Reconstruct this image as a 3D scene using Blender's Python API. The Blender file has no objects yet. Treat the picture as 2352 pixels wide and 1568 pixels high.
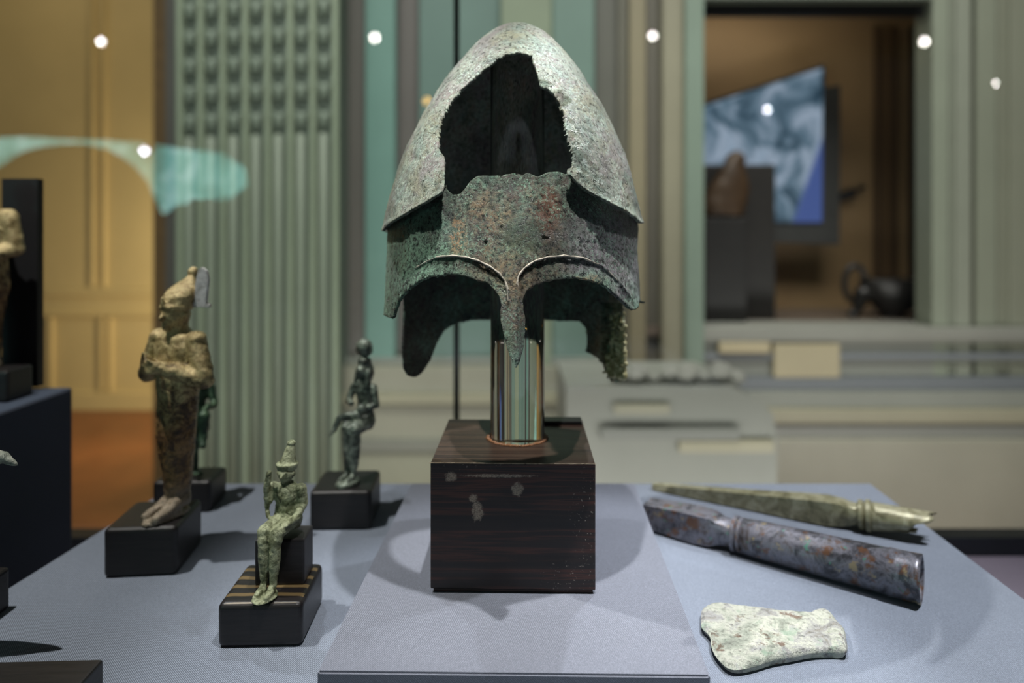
import bpy, bmesh, math, random
import numpy as np
from mathutils import Vector, Matrix, noise as mnoise

random.seed(7)
C = bpy.context.scene.collection
F = 1568.0            # focal length in pixels of the 2352 px wide frame (24 mm)
CX, HY = 1176.0, 540.0  # vanishing point column / horizon row
# ------------------------------------------------------------------ camera
cam_d = bpy.data.cameras.new('camera'); cam = bpy.data.objects.new('camera', cam_d); C.objects.link(cam)
cam.location = (0, 0, 0); cam.rotation_euler = (math.pi/2, 0, 0)
cam_d.sensor_width = 36; cam_d.lens = 24; cam_d.shift_y = -244/2352
cam_d.clip_start = 0.02
cam_d.dof.use_dof = True; cam_d.dof.focus_distance = 0.455; cam_d.dof.aperture_fstop = 3.2
bpy.context.scene.camera = cam
# ------------------------------------------------------------------ world, light, exposure
w = bpy.data.worlds.new('world'); bpy.context.scene.world = w; w.use_nodes = True
w.node_tree.nodes['Background'].inputs[0].default_value = (0.75, 0.85, 1.0, 1)
w.node_tree.nodes['Background'].inputs[1].default_value = 0.03
vs = bpy.context.scene.view_settings
vs.view_transform = 'Standard'; vs.look = 'None'; vs.gamma = 1; vs.use_curve_mapping = False
vs.exposure = 0.0

def look(o, t):
    o.rotation_euler = (Vector(t) - o.location).to_track_quat('-Z', 'Y').to_euler()
def spot(name, loc, target, power, col, angle=70, rad=0.012, blend=0.5):
    l = bpy.data.lights.new(name, 'SPOT'); l.energy = power; l.color = col
    l.spot_size = math.radians(angle); l.spot_blend = blend; l.shadow_soft_size = rad
    o = bpy.data.objects.new(name, l); C.objects.link(o); o.location = loc; look(o, target); return o
def area(name, loc, target, power, col, sx, sy):
    l = bpy.data.lights.new(name, 'AREA'); l.energy = power; l.color = col
    l.shape = 'RECTANGLE'; l.size = sx; l.size_y = sy
    o = bpy.data.objects.new(name, l); C.objects.link(o); o.location = loc; look(o, target); return o
# spotlights of the case (above the frame)
spot('case_spot_left', (-0.56, 0.44, 0.85), (-0.24, 0.60, -0.28), 40.0, (1.0, 0.98, 0.92), 62, 0.007)
spot('case_spot_rear_right', (0.36, 0.96, 0.75), (0.035, 0.43, -0.25), 24.0, (0.93, 0.96, 1.0), 27, 0.008, 0.45)
spot('case_spot_rear_left', (-0.42, 0.96, 0.75), (0.0, 0.43, -0.25), 13.0, (0.93, 0.96, 1.0), 27, 0.008, 0.45)
spot('case_spot_right', (0.48, 0.42, 0.85), (0.43, 0.58, -0.25), 66.0, (0.97, 0.98, 1.0), 58, 0.008, 0.9)
spot('case_spot_front', (0.05, 0.31, 0.72), (0.015, 0.47, 0.0), 42.0, (1.0, 0.98, 0.95), 34, 0.008, 1.0)
area('low_wall_fill', (0.6, 1.4, -1.12), (0.6, 3.2, -0.62), 18, (1.0, 0.98, 0.94), 4.0, 0.4).data.spread = math.radians(120)  # added fill, unseen; brightens the lower gallery wall
area('gallery_light', (0.4, 1.9, 2.3), (0.4, 3.2, -0.5), 46, (1.0, 0.98, 0.93), 4.6, 0.8).data.spread = math.radians(90)
area('warm_room_light', (-1.45, 4.1, -0.35), (-3.2, 5.1, -0.25), 30, (1.0, 0.86, 0.60), 0.5, 0.9)
area('warm_ceiling_light', (-3.2, 4.1, 2.3), (-3.2, 4.9, 0.0), 7, (1.0, 0.85, 0.6), 1.6, 0.5)

# ------------------------------------------------------------------ helpers
def P(px, py, D):
    return Vector(((px-CX)/F*D, D, (HY-py)/F*D))
def onplane(px, py, z):
    D = -z*F/(py-HY); return Vector(((px-CX)/F*D, D, z))
def proj(v):
    return (CX+v[0]/v[1]*F, HY-v[2]/v[1]*F)

class N:
    """tiny node helper"""
    def __init__(s, name):
        s.m = bpy.data.materials.new(name); s.m.use_nodes = True; s.t = s.m.node_tree
        s.b = s.t.nodes['Principled BSDF']; s.out = s.t.nodes['Material Output']
        s.tc = s.t.nodes.new('ShaderNodeTexCoord')
    def n(s, typ, **kw):
        x = s.t.nodes.new(typ)
        for k, v in kw.items():
            if k.startswith('_'): setattr(x, k[1:], v)
            else:
                key = k.replace('__', ' ')
                if isinstance(v, bpy.types.NodeSocket): s.t.links.new(v, x.inputs[key])
                else: x.inputs[key].default_value = v
        return x
    def link(s, a, b): s.t.links.new(a, b)
    def noise(s, scale, detail=6, rough=0.6, vec=None, dist=0.0):
        x = s.n('ShaderNodeTexNoise', Scale=scale, Detail=detail, Roughness=rough, Distortion=dist)
        s.link(vec if vec is not None else s.tc.outputs['Object'], x.inputs['Vector']); return x.outputs['Fac']
    def ramp(s, fac, stops, interp='LINEAR'):
        r = s.n('ShaderNodeValToRGB'); s.link(fac, r.inputs['Fac']); cr = r.color_ramp; cr.interpolation = interp
        while len(cr.elements) < len(stops): cr.elements.new(0.5)
        for e, (p, c) in zip(cr.elements, stops):
            e.position = p; e.color = (c[0], c[1], c[2], 1) if not isinstance(c, (int, float)) else (c, c, c, 1)
        return r.outputs['Color']
    def mix(s, fac, a, b, mode='MIX'):
        x = s.t.nodes.new('ShaderNodeMix'); x.data_type = 'RGBA'; x.blend_type = mode
        for v, i in ((fac, 0), (a, 6), (b, 7)):
            if isinstance(v, bpy.types.NodeSocket): s.link(v, x.inputs[i])
            elif i == 0: x.inputs[0].default_value = v
            else: x.inputs[i].default_value = (v[0], v[1], v[2], 1)
        return x.outputs[2]
    def math(s, op, a, b=0.0, clamp=False):
        x = s.t.nodes.new('ShaderNodeMath'); x.operation = op; x.use_clamp = clamp
        for v, i in ((a, 0), (b, 1)):
            if isinstance(v, bpy.types.NodeSocket): s.link(v, x.inputs[i])
            else: x.inputs[i].default_value = v
        return x.outputs[0]
    def mapping(s, scale=(1, 1, 1), rot=(0, 0, 0), loc=(0, 0, 0)):
        x = s.n('ShaderNodeMapping'); s.link(s.tc.outputs['Object'], x.inputs['Vector'])
        x.inputs['Scale'].default_value = scale; x.inputs['Rotation'].default_value = rot; x.inputs['Location'].default_value = loc
        return x.outputs['Vector']
    def bump(s, h, strength=0.5, dist=0.001, prev=None):
        x = s.n('ShaderNodeBump', Strength=strength, Distance=dist); s.link(h, x.inputs['Height'])
        if prev is not None: s.link(prev, x.inputs['Normal'])
        return x.outputs['Normal']
    def fin(s, col=None, rough=None, metal=None, normal=None, spec=None, coat=None):
        for v, k in ((col, 'Base Color'), (rough, 'Roughness'), (metal, 'Metallic'), (normal, 'Normal'), (spec, 'Specular IOR Level'), (coat, 'Coat Weight')):
            if v is None: continue
            if isinstance(v, bpy.types.NodeSocket): s.link(v, s.b.inputs[k])
            elif isinstance(v, tuple): s.b.inputs[k].default_value = (v[0], v[1], v[2], 1)
            else: s.b.inputs[k].default_value = v
        return s.m

def sr(r, g, b):   # 8-bit sRGB to linear
    f = lambda c: (c/255/12.92) if c/255 <= 0.04045 else ((c/255+0.055)/1.055)**2.4
    return (f(r), f(g), f(b))

def near(s, pts, r, soft, warp_scale=120, warp=0.004):
    """mask around object-space points [(x,y,z,rx,ry,rz)] with ragged edges (stains and wear of the thing itself)"""
    nz = s.noise(warp_scale, 4, 0.7)
    tot = None
    for (x, y, z, rx, ry, rz) in pts:
        mp = s.mapping(scale=(1/rx, 1/ry, 1/rz), loc=(-x/rx, -y/ry, -z/rz))
        ln = s.t.nodes.new('ShaderNodeVectorMath'); ln.operation = 'LENGTH'; s.link(mp, ln.inputs[0])
        d = s.math('ADD', ln.outputs['Value'], s.math('MULTIPLY', s.math('SUBTRACT', nz, 0.5), 1.6))
        mr = s.t.nodes.new('ShaderNodeMapRange'); mr.inputs[1].default_value = 1.0-soft; mr.inputs[2].default_value = 1.0+soft
        mr.inputs[3].default_value = 1; mr.inputs[4].default_value = 0; s.link(d, mr.inputs[0])
        tot = mr.outputs[0] if tot is None else s.math('MAXIMUM', tot, mr.outputs[0])
    return tot

def plain(name, col, rough=0.6, metal=0.0, var=0.15, scale=20, bump=0.0, spec=0.5):
    s = N(name); f = s.noise(scale, 5)
    c = s.ramp(f, [(0.3, tuple(x*(1-var) for x in col)), (0.7, tuple(min(1, x*(1+var)) for x in col))])
    nr = s.bump(s.noise(scale*6, 4), bump, 0.001) if bump else None
    return s.fin(c, rough, metal, nr, spec)

def fabric(name, c1, c2, scale=1.0):
    s = N(name)
    wv = s.n('ShaderNodeTexWave', Scale=430*scale, Distortion=0.6, Detail=1.0); wv.wave_type = 'BANDS'; wv.bands_direction = 'DIAGONAL'
    s.link(s.tc.outputs['Object'], wv.inputs['Vector'])
    fine = s.noise(1500, 2, 0.7)
    f = s.math('ADD', s.math('MULTIPLY', wv.outputs['Fac'], 0.45), s.math('MULTIPLY', fine, 0.55))
    c = s.ramp(f, [(0.25, c1), (0.62, c2), (0.78, tuple(min(1, x*1.7) for x in c2))])
    soft = s.ramp(s.noise(9, 4), [(0.3, 0.92), (0.7, 1.05)])
    c = s.mix(1.0, c, soft, 'MULTIPLY')
    s.b.inputs['Sheen Weight'].default_value = 0.15
    return s.fin(c, 0.85, 0, s.bump(f, 0.35, 0.0004), 0.25)

M = {}
M['cloth'] = fabric('grey blue twill', sr(90, 97, 108), sr(126, 134, 148))
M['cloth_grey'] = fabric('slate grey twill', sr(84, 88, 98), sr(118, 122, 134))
M['cloth_shaded'] = fabric('shaded blue cloth', sr(44, 52, 66), sr(64, 74, 92))  # darkened copy of the blue cloth; the box side's shade is in the colour
M['cloth_floor'] = fabric('mauve grey cloth', sr(105, 98, 110), sr(125, 116, 130))

# helmet bronze
def helmet_mat(name, shell=True):
    s = N(name)
    big = s.noise(16, 5, 0.6, dist=0.6); mid = s.noise(70, 9, 0.78, dist=0.5); fine = s.noise(330, 6, 0.8); grit = s.noise(900, 3, 0.8)
    if shell:
        c = s.ramp(mid, [(0.30, sr(48, 52, 46)), (0.42, sr(98, 106, 90)), (0.52, sr(142, 150, 132)), (0.62, sr(126, 112, 104)), (0.74, sr(84, 68, 62))])
        teal = s.ramp(s.noise(34, 9, 0.78, dist=1.2), [(0.50, 0), (0.57, 0.6)])
        c = s.mix(teal, c, s.mix(fine, sr(70, 100, 90), sr(148, 174, 162)))
        pur = s.ramp(s.noise(26, 9, 0.75, vec=s.mapping(loc=(3, 1, 2)), dist=0.8), [(0.50, 0), (0.57, 0.75)])
        c = s.mix(pur, c, s.mix(fine, sr(82, 74, 72), sr(148, 138, 136)))
        oli = s.ramp(s.noise(20, 9, 0.75, vec=s.mapping(loc=(-3, 5, 2)), dist=0.8), [(0.53, 0), (0.60, 0.7)])
        c = s.mix(oli, c, s.mix(fine, sr(82, 82, 56), sr(150, 148, 116)))
    else:
        c = s.ramp(mid, [(0.30, sr(20, 24, 24)), (0.42, sr(50, 62, 54)), (0.52, sr(84, 100, 84)), (0.62, sr(88, 74, 64)), (0.74, sr(52, 42, 42))])
        teal = s.ramp(s.noise(38, 9, 0.78, dist=1.2), [(0.50, 0), (0.56, 0.85)])
        c = s.mix(teal, c, s.mix(fine, sr(44, 82, 68), sr(128, 168, 146)))
        dk = s.ramp(s.noise(30, 8, 0.75, vec=s.mapping(loc=(7, 1, 2)), dist=0.8), [(0.52, 0), (0.58, 0.8)])
        c = s.mix(dk, c, s.mix(fine, sr(34, 34, 36), sr(92, 86, 84)))
        c = s.mix(s.math('MULTIPLY', near(s, [(0.085, 0.47, -0.015, 0.05, 0.08, 0.035)], 1, 0.4, 60), 0.65), c, s.mix(s.ramp(fine, [(0.40, 0), (0.60, 1)]), sr(58, 48, 56), sr(172, 164, 172)))
        grn = near(s, [(-0.085, 0.48, -0.03, 0.045, 0.09, 0.045), (-0.045, 0.45, -0.034, 0.05, 0.04, 0.010), (0.045, 0.45, -0.034, 0.03, 0.04, 0.008)], 1, 0.45, 70)
        c = s.mix(s.math('MULTIPLY', grn, 0.8), c, s.mix(s.ramp(fine, [(0.42, 0), (0.58, 1)]), sr(30, 60, 50), sr(142, 188, 156)))
        br = near(s, [(0.004, 0.43, -0.018, 0.030, 0.05, 0.026), (0.022, 0.43, 0.012, 0.014, 0.05, 0.026), (0.001, 0.43, -0.048, 0.009, 0.05, 0.020), (-0.016, 0.43, 0.01, 0.02, 0.05, 0.02)], 1, 0.4, 90)
        c = s.mix(s.math('MULTIPLY', br, s.ramp(mid, [(0.4, 0.35), (0.56, 1.0)])), c, s.mix(s.ramp(fine, [(0.40, 0), (0.60, 1)]), sr(36, 28, 22), sr(134, 112, 80)))
        c = s.mix(s.math('MULTIPLY', near(s, [(0.024, 0.43, 0.016, 0.0075, 0.05, 0.017)], 1, 0.3, 70), 0.85), c, s.mix(fine, sr(96, 48, 22), sr(150, 92, 52)))
        c = s.mix(s.math('MULTIPLY', near(s, [(-0.036, 0.44, -0.001, 0.006, 0.05, 0.012), (0.052, 0.44, -0.031, 0.012, 0.05, 0.004)], 1, 0.3, 160), s.ramp(fine, [(0.48, 0), (0.55, 0.9)])), c, sr(168, 128, 84))
        c = s.mix(s.math('MULTIPLY', near(s, [(0.006, 0.43, -0.002, 0.016, 0.05, 0.012), (-0.005, 0.42, -0.066, 0.006, 0.05, 0.012)], 1, 0.35, 90), 0.55), c, s.mix(fine, sr(40, 66, 46), sr(120, 148, 112)))
        lime = near(s, [(0.097, 0.61, -0.115, 0.022, 0.05, 0.04), (0.100, 0.63, -0.07, 0.012, 0.05, 0.04)], 1, 0.35, 120)
        c = s.mix(s.math('MULTIPLY', lime, 0.9), c, s.mix(s.noise(150, 6), sr(92, 84, 50), sr(214, 204, 164)))
    dark = s.ramp(fine, [(0.38, 0.15), (0.50, 1.0)])
    c = s.mix(0.85, c, dark, 'MULTIPLY')
    g2 = s.noise(560, 4, 0.75, vec=s.mapping(loc=(2, 7, 4)))
    pm = s.ramp(s.noise(22, 5, 0.65, vec=s.mapping(loc=(5, 5, 1)), dist=0.7), [(0.42, 0.1), (0.58, 1.0)])
    pd = s.ramp(s.noise(19, 5, 0.65, vec=s.mapping(loc=(1, 8, 6)), dist=0.7), [(0.44, 0.0), (0.60, 1.0)])
    c = s.mix(s.math('MULTIPLY', pm, s.ramp(g2, [(0.52, 0), (0.60, 0.7 if shell else 0.85)])), c, sr(186, 208, 194) if shell else sr(138, 178, 152))
    c = s.mix(s.math('MULTIPLY', pd, s.ramp(g2, [(0.36, 0.7), (0.45, 0)])), c, sr(66, 58, 54) if shell else sr(24, 24, 24))
    lowf = s.ramp(s.noise(13, 3, 0.5, vec=s.mapping(loc=(9, 3, 6)), dist=0.5), [(0.36, 0.5 if not shell else 0.68), (0.56, 1.12)])
    c = s.mix(1.0, c, lowf, 'MULTIPLY')
    crack = s.n('ShaderNodeTexVoronoi', Scale=95.0); crack.feature = 'DISTANCE_TO_EDGE'
    wn = s.n('ShaderNodeTexNoise', Scale=40.0, Detail=4.0)
    s.link(s.tc.outputs['Object'], wn.inputs['Vector'])
    addv = s.n('ShaderNodeVectorMath'); addv.operation = 'MULTIPLY_ADD'
    s.link(wn.outputs['Color'], addv.inputs[0]); addv.inputs[1].default_value = (0.05,)*3; s.link(s.tc.outputs['Object'], addv.inputs[2])
    s.link(addv.outputs[0], crack.inputs['Vector'])
    cm = s.ramp(crack.outputs['Distance'], [(0.0, 0.0), (0.04, 1.0)])
    gate = s.ramp(big, [(0.46, 1.0), (0.52, 0.0)])
    cm2 = s.math('MAXIMUM', cm, gate)
    c = s.mix(0.6 if shell else 0.35, c, cm2, 'MULTIPLY')
    h = s.math('ADD', s.math('MULTIPLY', fine, 0.55), s.math('ADD', mid, s.math('ADD', s.math('MULTIPLY', cm2, 0.16 if shell else 0.08), s.math('MULTIPLY', grit, 0.3))))
    nr = s.bump(h, 1.0, 0.0034 if not shell else 0.0022)
    rough = s.ramp(fine, [(0.38, 0.22), (0.6, 0.5)])
    return s.fin(c, rough, 0.2, nr, 0.75)
M['shell'] = helmet_mat('pale green bronze crust', True)
M['brow'] = helmet_mat('dark green bronze crust', False)

def patina(name, stops, scale=60, bump=0.6, metal=0.3, rough=0.4, dist=0.001, spots=None):
    s = N(name); a = s.noise(scale, 8, 0.7, dist=0.6); b = s.noise(scale*5, 5, 0.7)
    c = s.ramp(a, stops)
    c = s.mix(0.6, c, s.ramp(b, [(0.32, 0.45), (0.5, 1.0)]), 'MULTIPLY')
    if spots:
        for (col, sc, lo, hi) in spots:
            c = s.mix(s.ramp(s.noise(sc, 5, 0.6, vec=s.mapping(loc=(sc, 2, 1))), [(lo, 0), (hi, 0.9)]), c, col)
    return s.fin(c, rough, metal, s.bump(s.math('ADD', a, s.math('MULTIPLY', b, 0.4)), bump, dist), 0.5)
def brown_bronze(name):
    s = N(name); a = s.noise(95, 8, 0.75, dist=0.6); b = s.noise(420, 5, 0.75)
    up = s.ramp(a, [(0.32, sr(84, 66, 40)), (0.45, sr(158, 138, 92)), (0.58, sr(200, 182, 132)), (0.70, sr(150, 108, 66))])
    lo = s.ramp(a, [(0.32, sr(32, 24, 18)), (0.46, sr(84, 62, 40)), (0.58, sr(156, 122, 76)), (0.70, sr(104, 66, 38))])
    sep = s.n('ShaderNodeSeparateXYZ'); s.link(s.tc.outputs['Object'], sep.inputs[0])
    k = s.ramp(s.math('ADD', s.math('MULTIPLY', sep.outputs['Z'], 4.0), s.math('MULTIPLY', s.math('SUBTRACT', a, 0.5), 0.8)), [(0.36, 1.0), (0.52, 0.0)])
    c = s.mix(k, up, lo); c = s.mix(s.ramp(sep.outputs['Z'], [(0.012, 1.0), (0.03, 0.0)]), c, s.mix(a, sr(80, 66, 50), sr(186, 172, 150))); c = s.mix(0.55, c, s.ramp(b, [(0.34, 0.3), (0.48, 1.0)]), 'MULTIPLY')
    return s.fin(c, s.ramp(b, [(0.4, 0.2), (0.6, 0.42)]), 0.3, s.bump(s.math('ADD', a, s.math('MULTIPLY', b, 0.5)), 0.7, 0.0016), 0.6)
M['gold_bronze'] = brown_bronze('yellow brown bronze')
M['green_bronze'] = patina('pale green bronze', [(0.3, sr(40, 44, 30)), (0.43, sr(100, 106, 76)), (0.56, sr(164, 170, 138)), (0.70, sr(96, 102, 66))], 190, 0.9, 0.2, 0.32, 0.0014)
M['dark_bronze'] = patina('dark grey green bronze', [(0.3, sr(26, 30, 28)), (0.45, sr(68, 76, 68)), (0.60, sr(136, 146, 132)), (0.75, sr(70, 74, 68))], 110, 0.5, 0.3, 0.36)
M['verdigris'] = patina('verdigris bronze', [(0.3, sr(18, 30, 24)), (0.5, sr(48, 72, 54)), (0.62, sr(108, 134, 104)), (0.8, sr(60, 66, 40))], 90, 0.6, 0.2, 0.4)
M['silver'] = patina('pale silvery metal', [(0.3, sr(150, 144, 138)), (0.5, sr(214, 210, 208)), (0.7, sr(236, 234, 232))], 80, 0.4, 0.0, 0.35)
M['spear_pale'] = patina('olive cream bronze', [(0.3, sr(70, 66, 46)), (0.45, sr(136, 132, 102)), (0.6, sr(176, 172, 144)), (0.78, sr(98, 92, 66))], 60, 0.4, 0.2, 0.38, 0.0008)
M['spear_dark'] = patina('brown violet bronze', [(0.28, sr(30, 30, 32)), (0.42, sr(70, 70, 76)), (0.54, sr(124, 124, 134)), (0.66, sr(82, 70, 62))], 55, 0.35, 0.3, 0.34, 0.0008,
                         spots=[(sr(108, 76, 54), 90, 0.56, 0.64), (sr(88, 144, 124), 120, 0.65, 0.68), (sr(156, 142, 112), 80, 0.62, 0.68)])
def axe_mat():
    s = N('chalky green patina'); a = s.noise(45, 8, 0.7, dist=0.5); b = s.noise(260, 5, 0.7)
    c = s.ramp(a, [(0.28, sr(104, 106, 98)), (0.42, sr(158, 164, 150)), (0.52, sr(192, 194, 180)), (0.60, sr(160, 160, 158)), (0.72, sr(130, 124, 104))])
    c = s.mix(s.ramp(s.noise(85, 6, 0.6, vec=s.mapping(loc=(4, 2, 1))), [(0.60, 0), (0.66, 0.85)]), c, sr(104, 78, 60))
    c = s.mix(s.ramp(s.noise(60, 7, 0.7, vec=s.mapping(loc=(9, 2, 1))), [(0.56, 0), (0.66, 0.6)]), c, sr(132, 160, 138))
    c = s.mix(0.75, c, s.ramp(b, [(0.36, 0.4), (0.5, 1)]), 'MULTIPLY')
    return s.fin(c, 0.5, 0.0, s.bump(s.math('ADD', a, s.math('MULTIPLY', b, 0.6)), 1.0, 0.0035), 0.5)
M['axe'] = axe_mat()

def wood_block(name):
    s = N(name)
    g = s.n('ShaderNodeTexNoise', Scale=3.0, Detail=7.0, Roughness=0.62, Distortion=0.5)
    s.link(s.mapping(scale=(1.6, 3.0, 70), rot=(0, 0.05, 0)), g.inputs['Vector']); g = g.outputs['Fac']
    w2 = s.n('ShaderNodeTexNoise', Scale=3.0, Detail=3.0, Roughness=0.5, Distortion=1.2)
    s.link(s.mapping(scale=(1.8, 3.0, 30), rot=(0, -0.05, 0), loc=(3, 1, 2)), w2.inputs['Vector']); w2 = w2.outputs['Fac']
    f = s.math('ADD', s.math('MULTIPLY', g, 0.5), s.math('MULTIPLY', w2, 0.5))
    c = s.ramp(f, [(0.38, sr(20, 16, 16)), (0.49, sr(36, 27, 25)), (0.535, sr(74, 42, 34)), (0.56, sr(40, 28, 25)), (0.64, sr(30, 24, 24))])
    st = near(s, [(-0.0255, 0, 0.059, 0.0040, 0.2, 0.0072)], 1, 0.2, 420)
    st2 = near(s, [(-0.0285, 0, 0.068, 0.003, 0.2, 0.003), (0.0035, 0, 0.075, 0.0040, 0.2, 0.0048), (-0.0445, 0, 0.0835, 0.0042, 0.2, 0.0034), (-0.0105, 0, 0.0845, 0.024, 0.2, 0.0012)], 1, 0.2, 420)
    geo = s.n('ShaderNodeNewGeometry'); fo = s.n('ShaderNodeSeparateXYZ'); s.link(geo.outputs['Normal'], fo.inputs[0])
    fr = s.math('GREATER_THAN', s.math('MULTIPLY', fo.outputs['Y'], -1.0), 0.8)
    grit = s.ramp(s.noise(1600, 3, 0.7), [(0.40, 0.25), (0.55, 1.0)])
    c = s.mix(s.math('MULTIPLY', s.math('MULTIPLY', s.math('MAXIMUM', st, st2), grit), fr), c, sr(158, 142, 126))
    sp = s.ramp(s.noise(620, 3, 0.6), [(0.64, 0), (0.69, 1)])
    rg = near(s, [(0.042, -0.06, 0.012, 0.016, 0.05, 0.009), (0.052, -0.06, 0.06, 0.008, 0.05, 0.024), (-0.03, -0.01, 0.095, 0.03, 0.06, 0.006)], 1, 0.6, 60)
    c = s.mix(s.math('MULTIPLY', sp, rg), c, sr(180, 168, 156))
    # top face painted lighter, the light falling on it put into the colour
    up = s.math('GREATER_THAN', fo.outputs['Z'], 0.8)
    gt = s.n('ShaderNodeTexNoise', Scale=3.0, Detail=6.0); s.link(s.mapping(scale=(2, 90, 3)), gt.inputs['Vector'])
    c = s.mix(s.math('MULTIPLY', up, 0.8), c, s.ramp(gt.outputs['Fac'], [(0.35, sr(38, 30, 26)), (0.6, sr(74, 58, 46))]))
    return s.fin(c, s.ramp(g, [(0.3, 0.32), (0.7, 0.5)]), 0, s.bump(f, 0.15, 0.0006), 0.5)
M['wenge'] = wood_block('dark striped wood')
def black_wood(name, rough=0.40, stripes=False):
    s = N(name); g = s.noise(6, 6, 0.7, vec=s.mapping(scale=(5, 60, 60)))
    c = s.ramp(g, [(0.35, sr(20, 19, 20)), (0.7, sr(38, 34, 34))])
    if stripes:
        wv = s.n('ShaderNodeTexWave', Scale=26.0, Distortion=2.2, Detail=2.0); wv.bands_direction = 'Y'
        s.link(s.mapping(), wv.inputs['Vector'])
        sep = s.n('ShaderNodeSeparateXYZ'); s.link(s.tc.outputs['Normal'], sep.inputs[0])
        k = s.math('MULTIPLY', s.ramp(wv.outputs['Fac'], [(0.62, 0), (0.8, 1)]), s.math('GREATER_THAN', sep.outputs['Z'], 0.9))
        c = s.mix(s.math('MULTIPLY', k, 0.8), c, sr(112, 94, 62))
    return s.fin(c, rough, 0, s.bump(g, 0.25, 0.0005), 0.5)
M['blackwood'] = black_wood('black lacquered wood')
M['blackwood_striped'] = black_wood('striped dark wood', 0.34, True)

def glassy(name, col, rough=0.0, ior=1.49):
    s = N(name); s.b.inputs['Transmission Weight'].default_value = 1; s.b.inputs['IOR'].default_value = ior
    return s.fin(col, rough)
M['acrylic'] = glassy('clear acrylic', (0.97, 0.93, 0.88))
def pane_mat():
    m = bpy.data.materials.new('clear pane'); m.use_nodes = True; t = m.node_tree; t.nodes.clear()
    o = t.nodes.new('ShaderNodeOutputMaterial'); mx = t.nodes.new('ShaderNodeMixShader'); tr = t.nodes.new('ShaderNodeBsdfTransparent')
    gl = t.nodes.new('ShaderNodeBsdfGlossy'); gl.inputs['Roughness'].default_value = 0.0; fr = t.nodes.new('ShaderNodeFresnel'); fr.inputs['IOR'].default_value = 1.5
    tr.inputs[0].default_value = (0.95, 0.985, 0.97, 1)
    t.links.new(fr.outputs[0], mx.inputs[0]); t.links.new(tr.outputs[0], mx.inputs[1]); t.links.new(gl.outputs[0], mx.inputs[2]); t.links.new(mx.outputs[0], o.inputs[0])
    return m
M['pane'] = pane_mat()
def emit(name, col, st):
    m = bpy.data.materials.new(name); m.use_nodes = True; b = m.node_tree.nodes['Principled BSDF']
    b.inputs['Base Color'].default_value = (0, 0, 0, 1); b.inputs['Emission Color'].default_value = (*col, 1); b.inputs['Emission Strength'].default_value = st
    return m
M['black'] = plain('matt black', sr(18, 18, 20), 0.6)
M['metal_dark'] = plain('dark frame metal', sr(34, 38, 44), 0.4, 0.3)

def finish(o, parent=None, label=None, cat=None, group=None, kind=None):
    if parent is not None: o.parent = parent
    if label: o['label'] = label
    if cat: o['category'] = cat
    if group: o['group'] = group
    if kind: o['kind'] = kind
    return o
def mesh_obj(name, bm_or_me, mat, parent=None, smooth=False, **kw):
    if isinstance(bm_or_me, bmesh.types.BMesh):
        me = bpy.data.meshes.new(name); bm_or_me.normal_update(); bm_or_me.to_mesh(me); bm_or_me.free()
    else: me = bm_or_me
    if mat is not None: me.materials.clear(); me.materials.append(mat)
    if smooth: me.polygons.foreach_set('use_smooth', [True]*len(me.polygons))
    o = bpy.data.objects.new(name, me); C.objects.link(o)
    return finish(o, parent, **kw)
def empty(name, loc=(0, 0, 0), rz=0, **kw):
    o = bpy.data.objects.new(name, None); C.objects.link(o); o.location = loc; o.rotation_euler = (0, 0, rz)
    o.empty_display_size = 0.02
    return finish(o, None, **kw)
def add_box(bm, c, sz, rot=None, bevel=0.0, seg=2):
    r = bmesh.ops.create_cube(bm, size=1.0); vs_ = r['verts']
    for v in vs_: v.co = Vector((v.co.x*sz[0], v.co.y*sz[1], v.co.z*sz[2]))
    if bevel:
        es = list({e for v in vs_ for e in v.link_edges})
        rr = bmesh.ops.bevel(bm, geom=es, offset=bevel, segments=seg, profile=0.6, affect='EDGES')
        vs_ = list({v for f in rr['faces'] for v in f.verts} | {v for v in vs_ if v.is_valid})
        # all verts of the connected island
        seen = set(vs_); st = list(vs_)
        while st:
            v = st.pop()
            for e in v.link_edges:
                o2 = e.other_vert(v)
                if o2 not in seen: seen.add(o2); st.append(o2)
        vs_ = list(seen)
    for v in vs_:
        co = v.co if rot is None else rot @ v.co
        v.co = co + Vector(c)
    return vs_
def box(name, x0, x1, y0, y1, z0, z1, mat, parent=None, bevel=0.0, **kw):
    bm = bmesh.new(); add_box(bm, ((x0+x1)/2, (y0+y1)/2, (z0+z1)/2), (x1-x0, y1-y0, z1-z0), bevel=bevel)
    return mesh_obj(name, bm, mat, parent, **kw)
def pxbox(name, x0, y0, x1, y1, D, th, mat, parent=None, bevel=0.0, **kw):
    """real box whose front face stands at distance D"""
    a = P(x0, y1, D); b = P(x1, y0, D)
    return box(name, a.x, b.x, D, D+th, a.z, b.z, mat, parent, bevel, **kw)
def prism(bm, pts, z0, z1):
    a = [bm.verts.new((p[0], p[1], z0)) for p in pts]; b = [bm.verts.new((p[0], p[1], z1)) for p in pts]
    bm.faces.new(list(reversed(a))); bm.faces.new(b); n = len(pts)
    for i in range(n): bm.faces.new((a[i], a[(i+1) % n], b[(i+1) % n], b[i]))
def add_loft(bm, rings, seg=24, rot=None, caps=True):
    """rings: (x,y,z,rx,ry)"""
    prev = None; allr = []
    for (x, y, z, rx, ry) in rings:
        r = [bm.verts.new((x+rx*math.cos(2*math.pi*i/seg), y+ry*math.sin(2*math.pi*i/seg), z)) for i in range(seg)]
        allr.append(r)
        if prev:
            for i in range(seg): bm.faces.new((prev[i], prev[(i+1) % seg], r[(i+1) % seg], r[i]))
        prev = r
    if caps:
        bm.faces.new(list(reversed(allr[0]))); bm.faces.new(allr[-1])
    return allr
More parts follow.
